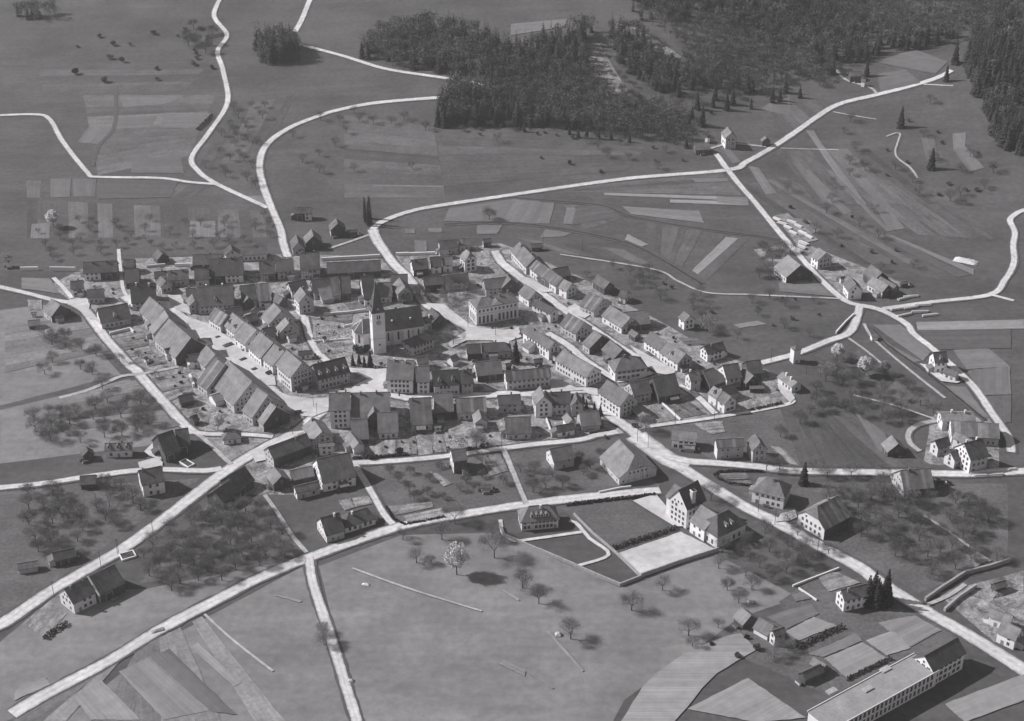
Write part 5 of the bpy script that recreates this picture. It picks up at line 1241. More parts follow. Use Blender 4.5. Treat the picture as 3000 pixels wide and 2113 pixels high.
def fir_tree(seed, h=13.0, rad=2.6):
    rd = random.Random(seed); tb = MB(); cb = MB()
    tb.tube((0, 0, -.4), (0, 0, h), .24, .03, 6)
    z = h * .08
    while z < h * .985:
        f = 1 - z / h; r = rad * (f ** .8) * rd.uniform(.85, 1.1) + .12; n = max(5, int(15 * f ** .5))
        for k in range(n):
            a = rd.uniform(0, 6.283); L = r * rd.uniform(.75, 1.15); dr = L * rd.uniform(.28, .5)
            d = Vector((math.cos(a), math.sin(a), 0)); s = Vector((-d.y, d.x, 0)) * (L * .3 + .08)
            p = Vector((0, 0, z + .25)); q = p + d * L * .6 + Vector((0, 0, -dr * .4)); e = p + d * L + Vector((0, 0, -dr))
            cb.poly([p, q - s, e, q + s]); dn = Vector((0, 0, -.3 - .25 * f))
            cb.poly([q - s, e, e + dn * .5, q - s + dn]); cb.poly([e, q + s, q + s + dn, e + dn * .5])
        z += .36 + .35 * f
    return tb.mesh('trunk', ['bark']), cb.mesh('crown', ['needle'])
def leafy_bush(seed, h=3.0, r=1.8, n=420, m='leaf', s0=.22):
    rd = random.Random(seed); cb = MB(); tb = MB()
    for k in range(5):
        a = rd.uniform(0, 6.3); tb.tube((0, 0, -.2), (math.cos(a) * r * .5, math.sin(a) * r * .5, h * .6), .07, .03, 4)
    lob = [(rd.uniform(-.5, .5) * r, rd.uniform(-.5, .5) * r, rd.uniform(.35, .7) * h, rd.uniform(.45, .7)) for _ in range(6)]
    for _ in range(n):
        x, y, z, k = rd.choice(lob); v = Vector((rd.gauss(0, 1), rd.gauss(0, 1), rd.gauss(0, 1))).normalized()
        c = Vector((x, y, z)) + Vector((v.x * r * k, v.y * r * k, v.z * h * .45 * k)) * rd.uniform(.75, 1.05)
        if c.z < .05: continue
        u = Vector((rd.gauss(0, 1), rd.gauss(0, 1), rd.gauss(0, 1))).normalized(); w_ = u.orthogonal().normalized(); s = s0 * rd.uniform(.6, 1.3)
        cb.poly([c - u * s - w_ * s, c + u * s - w_ * s, c + u * s + w_ * s, c - u * s + w_ * s])
    return tb.mesh('stem', ['bark']), cb.mesh('foliage', [m])
TREE = {'bare': [bare_tree(20 + k) for k in range(7)], 'dark': [bare_tree(40 + k, nt=2600, crown='twig_dark', tw=.05) for k in range(4)],
        'pale': [bare_tree(60 + k, nt=1900, blossom=1100) for k in range(3)], 'white': [bare_tree(70 + k, h=11, spread=5.5, nt=250, blossom=7000, dome=True) for k in range(2)],
        'big': [bare_tree(80 + k, h=12, spread=6, nt=4200, tw=.04) for k in range(3)], 'fir': [fir_tree(90 + k) for k in range(3)],
        'bush': [leafy_bush(100 + k) for k in range(4)], 'twigbush': [leafy_bush(110 + k, n=300, m='twig_dark', s0=.17) for k in range(3)],
        'poplar': [fir_tree(120, 15, 1.2)]}
NAMES = {'bare': ('fruit_tree', 'tree'), 'dark': ('fruit_tree', 'tree'), 'pale': ('fruit_tree', 'tree'), 'white': ('blossoming_tree', 'tree'), 'big': ('broadleaf_tree', 'tree'),
         'fir': ('spruce_tree', 'spruce'), 'bush': ('bush', 'bush'), 'twigbush': ('bush', 'bush'), 'poplar': ('poplar_tree', 'poplar')}
def plant(kind, p, label, s=1.0, group=None, sz=None):
    tm, cm = RND.choice(TREE[kind]); nm, cat = NAMES[kind]
    r = thing(nm, label, cat, p, RND.uniform(0, 6.28), group); r.scale = (s, s, (sz or s) * RND.uniform(.92, 1.08))
    link(tm.name.split('.')[0], tm, r); link(cm.name.split('.')[0], cm, r)
    return r
def free(p, m=2.5):
    for (x, y, r, a, hx, hy) in HOUSES:
        dx, dy = p.x - x, p.y - y
        if abs(dx) > 45 or abs(dy) > 45: continue
        lx, ly = dx * math.cos(-a) - dy * math.sin(-a), dx * math.sin(-a) + dy * math.cos(-a)
        if abs(lx) < hx + m and abs(ly) < hy + m: return False
    for (x, y, w) in ROAD_PTS:
        if abs(p.x - x) < w + m - 1 and abs(p.y - y) < w + m - 1: return False
    return True
def inside(pt, poly):
    x, y = pt; c = False; n = len(poly)
    for i in range(n):
        (x0, y0), (x1, y1) = poly[i], poly[i - 1]
        if (y0 > y) != (y1 > y) and x < (x1 - x0) * (y - y0) / (y1 - y0) + x0: c = not c
    return c
TREES = []
UNITS = 'zeroth first second third fourth fifth sixth seventh eighth ninth tenth eleventh twelfth thirteenth fourteenth fifteenth sixteenth seventeenth eighteenth nineteenth'.split()
def nth(i):
    if i < 20: return UNITS[i]
    t, u = divmod(i, 10); w = {2: 'twent', 3: 'thirt', 4: 'fort', 5: 'fift', 6: 'sixt', 7: 'sevent', 8: 'eight', 9: 'ninet'}[t]
    return w + ('ieth' if u == 0 else 'y-' + UNITS[u])
def ordinals(items, label):
    """label alike things by their order from left to right as one sees them"""
    if len(items) < 2: return
    for i, o in enumerate(sorted(items, key=lambda o: o.location.x / o.location.y)):
        o['label'] = '%s from left: %s' % (nth(i + 1), label)
REST = []                                              # small far fruit trees past the countable ones: joined below
def noun(label, kind):
    if kind in ('bush', 'twigbush') and 'bush' not in label.replace('dark bushy tree', '').replace('tree or bush', ''):
        for w_ in ('dark bushy tree', 'tree or bush', 'small tree', 'small growth', 'brush', 'fruit tree', 'tree'):
            if w_ in label: return label.replace(w_, 'bush', 1)
    if kind == 'fir':
        for w_ in ('small growth', 'small tree', 'tree'):
            if w_ in label: return label.replace(w_, 'small spruce', 1)
    if kind == 'pale' and 'fruit tree' in label: return label.replace('bare ', '').replace('fruit tree', 'blossoming fruit tree', 1)
    if kind not in ('bush', 'twigbush'): return label.replace('tree or bush', 'tree').replace('small growth', 'small tree').replace('brush on', 'small tree on')
    return label.replace('tree or bush', 'bush')
def grove(n, kinds, t, poly, label, group, smin=.75, smax=1.1, gap=6.0, rest=False):
    pts = [(p.x, p.y) for p in (G(t, *q) for q in poly)]
    xs, ys = [q[0] for q in pts], [q[1] for q in pts]
    k = tries = 0; made = {}
    while k < n and tries < n * 60:
        tries += 1
        x, y = RND.uniform(min(xs), max(xs)), RND.uniform(min(ys), max(ys))
        if not inside((x, y), pts): continue
        if any((x - a) ** 2 + (y - b) ** 2 < gap * gap for a, b in TREES): continue
        p = Vector((x, y, float(hgt(x, y))))
        if not free(p): continue
        TREES.append((x, y)); k += 1
        kd = RND.choice(kinds); s = RND.uniform(smin, smax)
        if rest and kd in ('bare', 'dark', 'pale'): REST.append((kd, p, s)); continue
        lb = noun(label, kd); made.setdefault(lb, []).append(plant(kd, p, lb, s, group))
    for lb, v in made.items(): ordinals(v, lb)
def join_rest():
    tri = []
    for kd, p, s in REST:
        tm, cm = RND.choice(TREE[kd]); a = RND.uniform(0, 6.28); ca, sa = math.cos(a), math.sin(a)
        for me, st, mi in ((tm, 1, 0), (cm, 1, 1)):
            co = np.empty(len(me.vertices) * 3, np.float32); me.vertices.foreach_get('co', co); co = co.reshape(-1, 3)
            Q = np.array([tuple(f.vertices) for f in me.polygons if len(f.vertices) == 4], dtype=np.int32)
            c = co[Q]; o = np.empty_like(c)
            o[..., 0] = (c[..., 0] * ca - c[..., 1] * sa) * s + p.x; o[..., 1] = (c[..., 0] * sa + c[..., 1] * ca) * s + p.y; o[..., 2] = c[..., 2] * s + p.z
            if mi: o = o[::2]
            tri.append((o, np.full(len(o), mi, np.int32)))
    A = np.concatenate([q[0] for q in tri]); mi = np.concatenate([q[1] for q in tri]); nq = len(A)
    me = bpy.data.meshes.new('fruit_trees'); me.vertices.add(nq * 4); me.loops.add(nq * 4); me.polygons.add(nq)
    me.vertices.foreach_set('co', A.reshape(-1)); me.loops.foreach_set('vertex_index', np.arange(nq * 4, dtype=np.int32))
    me.polygons.foreach_set('loop_start', np.arange(0, nq * 4, 4, dtype=np.int32)); me.polygons.foreach_set('material_index', mi)
    me.materials.append(M['bark']); me.materials.append(M['twig_dark']); me.update(calc_edges=True)
    o = link('fruit_trees', me); o['kind'] = 'stuff'; o['label'] = 'small far fruit trees scattered over the upper meadows and gardens'; o['category'] = 'trees'
def row(kind, label, t, *xy, s=(.85, 1.1), group=None):
    made = []
    for i in range(0, len(xy), 2):
        p = G(t, xy[i], xy[i + 1]); TREES.append((p.x, p.y)); made.append(plant(kind, p, label, RND.uniform(*s), group))
    ordinals(made, label)
def one(kind, label, t, x, y, s=1.0, sz=None):
    p = G(t, x, y); TREES.append((p.x, p.y)); plant(kind, p, label, s, None, sz)

# trees that stand out
one('white', 'large white blossoming tree in the lower meadow', 'x', 950, 237, 1.18, 1.35)
one('big', 'broad bare tree right of the white blossoming tree', 'x', 1145, 150, 1.0)
one('big', 'bare tree with a wide crown beside the lower road bend', 'k', 890, 1090, .85)
one('big', 'bare tree left of the villa garden gate', 'k', 1310, 1250, .7)
one('bare', 'slim bare tree above the white blossoming tree', 'k', 745, 1270, 1.1)
one('bare', 'small bare tree on the worn grass below the lower road', 'k', 310, 1270, .8)
one('bare', 'bare tree left of the white blossoming tree', 'x', 742, 175, .95)
one('bare', 'second small tree left of the white blossoming tree', 'x', 815, 183, .6)
one('dark', 'dark bushy tree in the meadow below the villa wall', 'x', 1290, 305, 1.05)
one('bare', 'leaning tree in the meadow, next below the dark bushy one', 'x', 1375, 387, 1.05)
one('bare', 'lone tree below the tip of the school grounds', 'x', 1855, 422, 1.15)
one('bare', 'lone tree in the middle of the lower right meadow', 'x', 1540, 570, 1.15)
one('bare', 'bare tree at the right end of the lower meadow', 'x', 2150, 552, 1.1)
one('bare', 'bare tree under the corner of the school yard', 'x', 2015, 318, .95)
one('pale', 'pale tree leaning over the lower field road', 'x', 265, 600, .9)
one('pale', 'second pale tree beside the lower field road', 'x', 255, 545, .75)
one('big', 'round bare tree behind the school', 'l', 1655, 640, .75)
one('big', 'bare tree in front of the church square', 'c', 1255, 1180, .95)
one('fir', 'tall dark spruce right of the T-shaped house', 'c', 1955, 1395, 1.05, 1.15)
one('fir', 'lone dark spruce beside the straight right road', 'm', 440, 915, 1.1, .95)
one('pale', 'pale blossoming tree beside the lone white house, upper right', 'h', 1030, 85, 1.25)
one('white', 'white blossoming tree at the left margin of the upper gardens', 'u', 360, 1530, .95)
one('white', 'leftmost white blossoming tree of the right meadow', 'y', 360, 370, .85)
one('white', 'middle white blossoming tree of the right meadow', 'y', 640, 540, .95)
one('white', 'rightmost white blossoming tree of the right meadow', 'y', 850, 520, .7)
one('pale', 'pale tree below the white blossoming trees of the right meadow', 'y', 240, 590, 1.2)
one('big', 'dark spreading tree at the main road corner', 'h', 350, 1200, .75)
one('dark', 'bare tree in the field above the brook', 'w', 340, 420, 1.1)
one('pale', 'large blossoming tree in the gardens below the striped house', 'k', 1130, 240, 1.2)
one('pale', 'low blossoming tree left of the large one in the gardens', 'k', 960, 260, 1.0)
one('bush', 'round evergreen bush in the garden above the middle lane', 'k', 268, 310, 1.15)
one('bush', 'dark evergreen bush at the left end of the middle lane', 'f', 1085, 1320, 1.1)
one('bush', 'clipped dark bush by the road crossing in the gardens, left', 'k', 1050, 265, .8)
one('bush', 'clipped dark bush by the road crossing in the gardens, right', 'k', 1195, 240, .9)
one('white', 'pale blossoming tree by the little hip-roofed cottage', 'e', 1680, 1000, .75)
one('bare', 'tree on the left lane beside the garden fence', 'e', 385, 540, .95)
one('big', 'ivy-dark tree at the left lane bend', 'e', 575, 240, .5)
row('fir', 'dark young spruce in the churchyard below the tower', 'c', 130, 1420, 260, 1440, 325, 1430, 200, 1400, s=(.5, .75), group='churchyard spruces')
row('bush', 'dark evergreen bush at the foot of the choir', 'c', 180, 1270, 230, 1285, 280, 1270, s=(1.3, 1.7), group='bushes at the choir')
row('fir', 'dark spruce of the group beside the lower right villa', 'n', 1240, 400, 1280, 380, 1320, 370, 1365, 360, 1390, 390, 1300, 410, 1345, 400, s=(.7, 1.3), group='spruce group by the villa')
row('fir', 'small spruce in front of the inn', 'g', 1560, 700, 1600, 750, 1690, 780, 1755, 830, s=(.4, .6), group='little spruces by the inn')
row('poplar', 'slim dark poplar beside the upper field path', 'v', 1420, 440, 1450, 470, 1475, 450, 1410, 380, 1460, 390, s=(1.0, 1.25), group='poplars by the upper path')
row('fir', 'lone spruce on the upper right slopes', 'q', 1465, 860, 1670, 1140, 1235, 515, 1010, 500, 1700, 300, 1640, 290, 1830, 430, 1770, 550, 60, 830, 130, 850, s=(1.0, 1.4), group='single spruces of the upper right')
row('bare', 'tree beside the lower edge of the main road', 'm', 320, 1240, 390, 1350, 520, 1430, 650, 1500, s=(.7, .9), group='roadside trees, lower right')
row('bare', 'pale young tree along the straight right road', 'm', 520, 800, 640, 860, 840, 850, 1110, 850, 240, 800, 130, 800, s=(.8, 1.1), group='trees along the straight right road')
row('big', 'large bare plane tree beside the town hall', 'c', 1250, 800, 1180, 720, 1330, 640, 1420, 600, 1290, 560, 1220, 650, s=(.62, .8), group='plane trees at the town hall')
row('dark', 'bare tree on the lane between church and street', 'c', 920, 680, 720, 720, 830, 690, 880, 640, s=(.8, 1.0), group='trees by the church street')
# orchards
grove(48, ['bare', 'bare', 'dark', 'bare', 'dark'], 'z', [(330, 1215), (470, 1110), (590, 1120), (690, 1245), (520, 1300), (380, 1330), (310, 1280)], 'bare fruit tree in the orchard between the lower left roads', 'orchard between the lower left roads', gap=4.8)
grove(26, ['bare', 'dark'], 'z', [(60, 1110), (280, 1090), (400, 1110), (200, 1230), (70, 1270)], 'bare fruit tree of the orchard above the lower left road', 'orchard above the lower left road')
grove(26, ['bare', 'bare', 'dark'], 'z', [(60, 940), (330, 880), (360, 960), (200, 1000), (60, 1010)], 'fruit tree of the orchard left of the double barn', 'orchard left of the double barn')
grove(10, ['bare', 'dark'], 'z', [(70, 760), (200, 740), (260, 840), (100, 870)], 'fruit tree in the strips left of the left lane', 'trees left of the left lane', gap=8)
grove(44, ['dark', 'bare'], 'z', [(80, 500), (440, 490), (620, 480), (620, 560), (420, 570), (100, 590)], 'small dark tree of the gardens above the upper left rows', 'garden trees, upper left', .5, .8, gap=7, rest=True)
grove(24, ['dark', 'dark', 'bare'], 'z', [(430, 350), (520, 240), (600, 240), (575, 330), (590, 440), (480, 400)], 'dark fruit tree in the meadow between the upper left roads', 'trees between the upper left roads', .7, 1.0, gap=9, rest=True)
grove(16, ['dark', 'bare'], 'z', [(610, 330), (680, 260), (960, 240), (960, 380), (620, 400)], 'dark fruit tree right of the curving upper road', 'trees right of the curving upper road', .7, 1.0, gap=10, rest=True)
grove(16, ['dark', 'twigbush'], 'z', [(1010, 300), (1200, 295), (1500, 330), (1590, 370), (1300, 395), (1150, 330)], 'dark tree or bush on the slope below the big wood', 'trees below the big wood', .7, 1.1, gap=10, rest=True)
grove(34, ['bare', 'twigbush', 'dark'], 'z', [(1240, 580), (1430, 600), (1570, 655), (1850, 670), (1860, 760), (1640, 760), (1480, 690), (1320, 630)], 'small tree in the meadow behind the upper right street', 'meadow trees behind the upper right street', .6, .95, gap=6, rest=True)
grove(46, ['bare', 'dark', 'bare', 'dark'], 'z', [(1830, 1110), (2000, 1090), (2230, 1130), (2250, 1260), (2100, 1300), (1900, 1190)], 'fruit tree of the large orchard right of the main road', 'orchard right of the main road', gap=5.5)
grove(24, ['bare', 'dark'], 'z', [(1580, 1260), (1700, 1190), (1850, 1240), (1760, 1300), (1640, 1380)], 'fruit tree in the meadow below the school', 'trees below the school', .75, 1.05, gap=8)
grove(30, ['bare', 'dark', 'dark', 'bare'], 'z', [(1810, 830), (1900, 810), (2010, 850), (2110, 920), (2030, 960), (1900, 930), (1800, 960), (1740, 990)], 'fruit tree of the orchard right of the curving path', 'orchard right of the curving path', gap=7)
grove(18, ['dark', 'bare', 'twigbush'], 'z', [(1690, 420), (1800, 380), (2000, 500), (2100, 600), (1900, 620), (1780, 500)], 'tree on the strip fields of the right slope', 'trees of the right strip fields', .7, 1.05, gap=11, rest=True)
grove(16, ['dark', 'twigbush', 'dark'], 'z', [(2010, 440), (2100, 340), (2230, 330), (2240, 460), (2150, 480)], 'dark bushy tree of the hedgerow at the right margin', 'hedgerow at the right margin', .7, 1.1, gap=6, rest=True)
grove(16, ['twigbush', 'dark'], 'z', [(1880, 260), (2000, 270), (2150, 200), (2160, 300), (2000, 400), (1900, 400)], 'tree along the brook on the upper right slope', 'trees along the upper right brook', .7, 1.1, gap=8, rest=True)
grove(14, ['bare', 'dark'], 'z', [(860, 1050), (1000, 1045), (1110, 1020), (1140, 1110), (1000, 1130), (880, 1130)], 'small tree of the gardens below the middle lane', 'garden trees below the middle lane', .5, .85, gap=6)
grove(10, ['bare', 'dark'], 'z', [(1160, 1060), (1340, 1010), (1440, 1060), (1300, 1090), (1190, 1110)], 'fruit tree left of the big pale barn roof', 'trees left of the big pale barn roof', .7, 1.0, gap=6)
grove(14, ['twigbush', 'bush'], 'z', [(100, 100), (400, 60), (520, 90), (500, 170), (200, 210)], 'bush on the rough slope at the top left', 'bushes of the top left slope', .9, 1.6, gap=10)
grove(14, ['twigbush', 'dark'], 'z', [(410, 60), (480, 70), (490, 140), (420, 150)], 'bush of the thicket beside the winding lane, top left', 'thicket by the winding lane', .9, 1.5, gap=4.5)
grove(8, ['bare', 'bush'], 'z', [(1490, 1400), (1700, 1410), (1800, 1470), (1640, 1490), (1530, 1440)], 'tree among the lower right gardens', 'trees of the lower right gardens', .6, .9)
grove(10, ['bare', 'dark'], 'z', [(1700, 560), (1780, 560), (1760, 640), (1690, 640)], 'tree around the big pale barn of the upper right road', 'trees round the big pale barn', .8, 1.1, gap=6)

# low growth in yards and gardens of the village
grove(46, ['twigbush', 'bush', 'twigbush'], 'z', [(200, 640), (640, 590), (900, 640), (1000, 760), (1050, 860), (700, 880), (480, 700), (300, 740)], 'low bush in the left half of the village', 'yard bushes, left half', .3, .6, gap=4)
grove(46, ['twigbush', 'bush', 'twigbush'], 'z', [(1050, 580), (1250, 620), (1450, 720), (1600, 800), (1760, 880), (1500, 940), (1250, 880), (1100, 760)], 'low bush in the right half of the village', 'yard bushes, right half', .3, .6, gap=4)
grove(16, ['twigbush', 'bush', 'twigbush'], 'z', [(700, 960), (1100, 970), (1370, 960), (1370, 990), (1100, 1010), (820, 1030), (720, 1060)], 'low bush in the gardens along the middle lane', 'garden bushes along the middle lane', .3, .65, gap=3.5)
grove(26, ['twigbush', 'bush', 'bare'], 'z', [(260, 770), (330, 740), (430, 830), (520, 960), (450, 980), (330, 860)], 'small growth in the gardens beside the left lane', 'garden growth by the left lane', .3, .6, gap=3.5)

join_rest()
# ------------------------------------------------------------------ woods
def wood(name, label, polys, n, fir=.35, seed=1, hmin=8, hmax=18, gap=3.6):
    rd = random.Random(seed); rg = np.random.default_rng(seed)
    def brush(k):                                       # leafless broadleaf: upright twigs through an oval crown
        r = random.Random(k); V = []
        for i in range(2): V.append([(-.012 if i else 0, 0 if i else -.012, 0), (.012 if i else 0, 0 if i else .012, 0), (.006 if i else 0, 0 if i else .006, .6), (-.006 if i else 0, 0 if i else -.006, .6)])
        lob = [(r.gauss(0, .09), r.gauss(0, .09), r.uniform(.5, .85), r.uniform(.09, .16)) for _ in range(9)]
        for _ in range(140):
            x, y, z, q = r.choice(lob); v = Vector((r.gauss(0, 1), r.gauss(0, 1), r.gauss(0, 1))).normalized() * q * r.uniform(.6, 1.05)
            c = Vector((x + v.x, y + v.y, z + v.z)); u = Vector((r.gauss(0, .6), r.gauss(0, .6), r.gauss(.7, .5))).normalized() * r.uniform(.025, .05); w_ = u.orthogonal().normalized() * r.uniform(.006, .012)
            w_ = rot_about(w_, u.normalized(), r.uniform(0, 6.3))
            V.append([tuple(c - u - w_), tuple(c + u - w_), tuple(c + u + w_), tuple(c - u + w_)])
        return np.array(V)
    def cone(k):
        r = random.Random(k); V = []; z = .06
        while z < .97:
            f = 1 - z; R_ = .17 * f ** .85 + .008
            for _ in range(max(4, int(9 * f ** .5))):
                a = r.uniform(0, 6.3); d = Vector((math.cos(a), math.sin(a), 0)); s = Vector((-d.y, d.x, 0)) * R_ * .45; L = R_ * r.uniform(.8, 1.15)
                p = Vector((0, 0, z + .04)); e = p + d * L + Vector((0, 0, -.05 * f - .02)); m_ = p.lerp(e, .6)
                V.append([tuple(p), tuple(m_ - s), tuple(e), tuple(m_ + s)])
            z += .055
        return np.array(V)
    HOLE = [(p.x, p.y) for p in (G('z', *q_) for q_ in ((1405, 48), (1470, 60), (1530, 118), (1535, 172), (1490, 140), (1445, 100)))]
    tb_, tf_ = [brush(k) for k in range(8)], [cone(k) for k in range(5)]
    Q = []; MI_ = []
    for poly in polys:
        t, pp = poly[0], poly[1:]
        pts = [(p.x, p.y) for p in (G(t, pp[i], pp[i + 1]) for i in range(0, len(pp), 2))]
        xs, ys = [q[0] for q in pts], [q[1] for q in pts]
        area = abs(sum(pts[i - 1][0] * pts[i][1] - pts[i][0] * pts[i - 1][1] for i in range(len(pts)))) / 2
        cnt = int(min(n, area / (gap * gap)))
        cell = {}
        k = tries = 0
        while k < cnt and tries < cnt * 12:
            tries += 1
            x, y = rd.uniform(min(xs), max(xs)), rd.uniform(min(ys), max(ys))
            if not inside((x, y), pts): continue
            key = (int(x / gap * 1.25), int(y / gap * 1.25))
            if key in cell or inside((x, y), HOLE): continue
            if any(abs(x - a) < w + 2.5 and abs(y - b) < w + 2.5 for a, b, w in ROAD_PTS): continue
            cell[key] = 1; k += 1
            clump = math.sin(x * .021 + 1.3 * math.sin(y * .017)) * math.cos(y * .026 + x * .008)
            isf = rd.random() < fir + .55 * clump
            if rd.random() < .10 + .25 * max(0, math.sin(x * .043 + 2) * math.sin(y * .037 + x * .01)): continue
            T = rd.choice(tf_ if isf else tb_); hh = rd.uniform(hmin, hmax) * (1.15 if isf else 1.0) * (1 + .22 * clump); ww = hh * rd.uniform(.9, 1.25)
            a = rd.uniform(0, 6.283); ca, sa = math.cos(a), math.sin(a)
            P = np.empty_like(T); P[..., 0] = (T[..., 0] * ca - T[..., 1] * sa) * ww + x; P[..., 1] = (T[..., 0] * sa + T[..., 1] * ca) * ww + y
            P[..., 2] = T[..., 2] * hh + float(hgt(x, y)) - .3
            Q.append(P); MI_.append(np.full(len(T), 1 if isf else 0, dtype=np.int32))
    A = np.concatenate(Q); mi = np.concatenate(MI_); nq = len(A)
    me = bpy.data.meshes.new(name); me.vertices.add(nq * 4); me.loops.add(nq * 4); me.polygons.add(nq)
    me.vertices.foreach_set('co', A.reshape(-1).astype(np.float32)); me.loops.foreach_set('vertex_index', np.arange(nq * 4, dtype=np.int32))
    me.polygons.foreach_set('loop_start', np.arange(0, nq * 4, 4, dtype=np.int32)); me.polygons.foreach_set('material_index', mi)
    me.materials.append(M['wood_bare']); me.materials.append(M['wood_fir']); me.update(calc_edges=True)
    o = link(name, me); o['kind'] = 'stuff'; o['label'] = label; o['category'] = 'wood'
    return len(Q), nq
w1 = wood('wood', 'big mixed wood on the hill in the upper middle', [
    ('z', 812, 122, 825, 85, 870, 62, 960, 60, 1010, 70, 1090, 95, 1150, 115, 1190, 112, 1160, 150, 1110, 185, 1000, 172, 900, 152, 850, 146),
    ('z', 1190, 112, 1290, 85, 1330, 68, 1300, 105, 1320, 165, 1365, 225, 1470, 240, 1530, 262, 1575, 305, 1565, 335, 1490, 322, 1380, 308, 1250, 288, 1150, 283, 985, 286, 985, 245, 1003, 200, 1090, 205, 1150, 150)], 2600, .24, 3)
w2 = wood('wood', 'hazy wooded hillside at the top right', [
    ('z', 1365, 85, 1440, 60, 1560, 80, 1700, 70, 1860, 60, 1990, 60, 2130, 75, 2150, 95, 2060, 112, 1990, 118, 1900, 150, 1862, 178, 1790, 192, 1735, 197, 1700, 214, 1610, 208, 1540, 203, 1500, 215, 1440, 197, 1392, 150),
    ('z', 1380, -20, 1700, -30, 2000, -30, 2296, -30, 2296, 50, 2150, 70, 1860, 55, 1560, 75, 1440, 55)], 2400, .3, 4, gap=4.4)
w3 = wood('wood', 'dark wood at the right margin', [('z', 2165, 150, 2180, 70, 2330, 40, 2400, 340, 2290, 350, 2235, 330, 2215, 280, 2180, 210)], 900, .6, 5)
w4 = wood('wood', 'small dark grove beside the upper left road', [('u', 1720, 330, 1850, 300, 1990, 300, 2005, 370, 1990, 430, 1800, 440, 1740, 420)], 260, .7, 6, 15, 21, gap=3.2)
w5 = wood('wood', 'dark wood patch at the top left margin', [('u', 100, 100, 380, 90, 380, 135, 120, 140)], 160, .4, 7)
print('woods', w1, w2, w3, w4, w5)
grove(22, ['twigbush', 'dark', 'fir'], 'z', [(975, 285), (1150, 283), (1380, 308), (1570, 335), (1560, 350), (1370, 322), (1150, 297), (980, 302)], 'small growth along the lower edge of the big wood', 'margin of the big wood', .5, .9, gap=4)
grove(22, ['twigbush', 'dark', 'fir', 'fir'], 'z', [(1480, 190), (1620, 215), (1740, 205), (1870, 180), (1900, 195), (1740, 235), (1600, 260), (1480, 225)], 'small tree on the slope below the right-hand wood', 'margin of the right-hand wood', .6, 1.1, gap=6)
grove(12, ['twigbush', 'dark'], 'z', [(1300, 110), (1370, 100), (1470, 200), (1400, 220)], 'brush on the felled slope between the woods', 'brush on the felled slope', .5, .9, gap=5)
# spruces that lean out of the edge of the big wood
row('fir', 'spruce at the left edge of the big wood', 'r', 650, 850, 690, 860, 140, 390, 180, 400, s=(1.1, 1.4), group='spruces at the left edge of the big wood')
row('fir', 'spruce standing above the forest bend', 'r', 1050, 600, 1090, 590, 1130, 600, 1010, 620, s=(1.1, 1.4), group='spruces above the forest bend')

# ------------------------------------------------------------------ graves, poles, heaps, log piles, people-sized things
gs = []
for k in range(3):
    b = MB(); w_, h_ = .55 + .1 * k, 1.0 + .25 * k
    b.box(-w_ / 2, w_ / 2, -.1, .1, -.2, h_ * .8); b.box(-w_ / 3, w_ / 3, -.09, .09, h_ * .8, h_); b.box(-w_ / 2 - .1, w_ / 2 + .1, -.95, -.1, -.2, .14)
    gs.append(b.mesh('gravestone', ['chalk']))
def graves(t, poly, n, label, group):
    pts = [(p.x, p.y) for p in (G(t, *q) for q in poly)]; xs, ys = [q[0] for q in pts], [q[1] for q in pts]
    d = Vector((pts[1][0] - pts[0][0], pts[1][1] - pts[0][1])); a = math.atan2(d.y, d.x); k = 0
    c = Vector((sum(xs) / len(xs), sum(ys) / len(ys)))
    for i in range(-30, 30):
        for j in range(-16, 16):
            lx, ly = i * 1.7 + RND.uniform(-.3, .3), j * 2.4 + RND.uniform(-.3, .3)
            x, y = c.x + lx * math.cos(a) - ly * math.sin(a), c.y + lx * math.sin(a) + ly * math.cos(a)
            if k < n and inside((x, y), pts) and RND.random() < .75 and free(Vector((x, y, 0)), .3):
                k += 1
                o = link('gravestone', RND.choice(gs), None, (x, y, .05), a + RND.uniform(-.1, .1)); tag(o, label, 'gravestone', group); o.scale = (1, 1, RND.uniform(.7, 1.25))
graves('b', [(1600, 990), (1880, 975), (1990, 1050), (1960, 1120), (1600, 1140)], 110, 'pale gravestone in the churchyard left of the choir', 'graves left of the choir')
graves('b', [(1640, 1190), (1930, 1170), (2010, 1260), (1720, 1310)], 70, 'pale gravestone in the lower churchyard near the lane', 'graves of the lower churchyard')
graves('c', [(60, 1330), (350, 1310), (540, 1300), (500, 1440), (360, 1440), (100, 1380)], 60, 'pale gravestone below the church tower', 'graves below the tower')

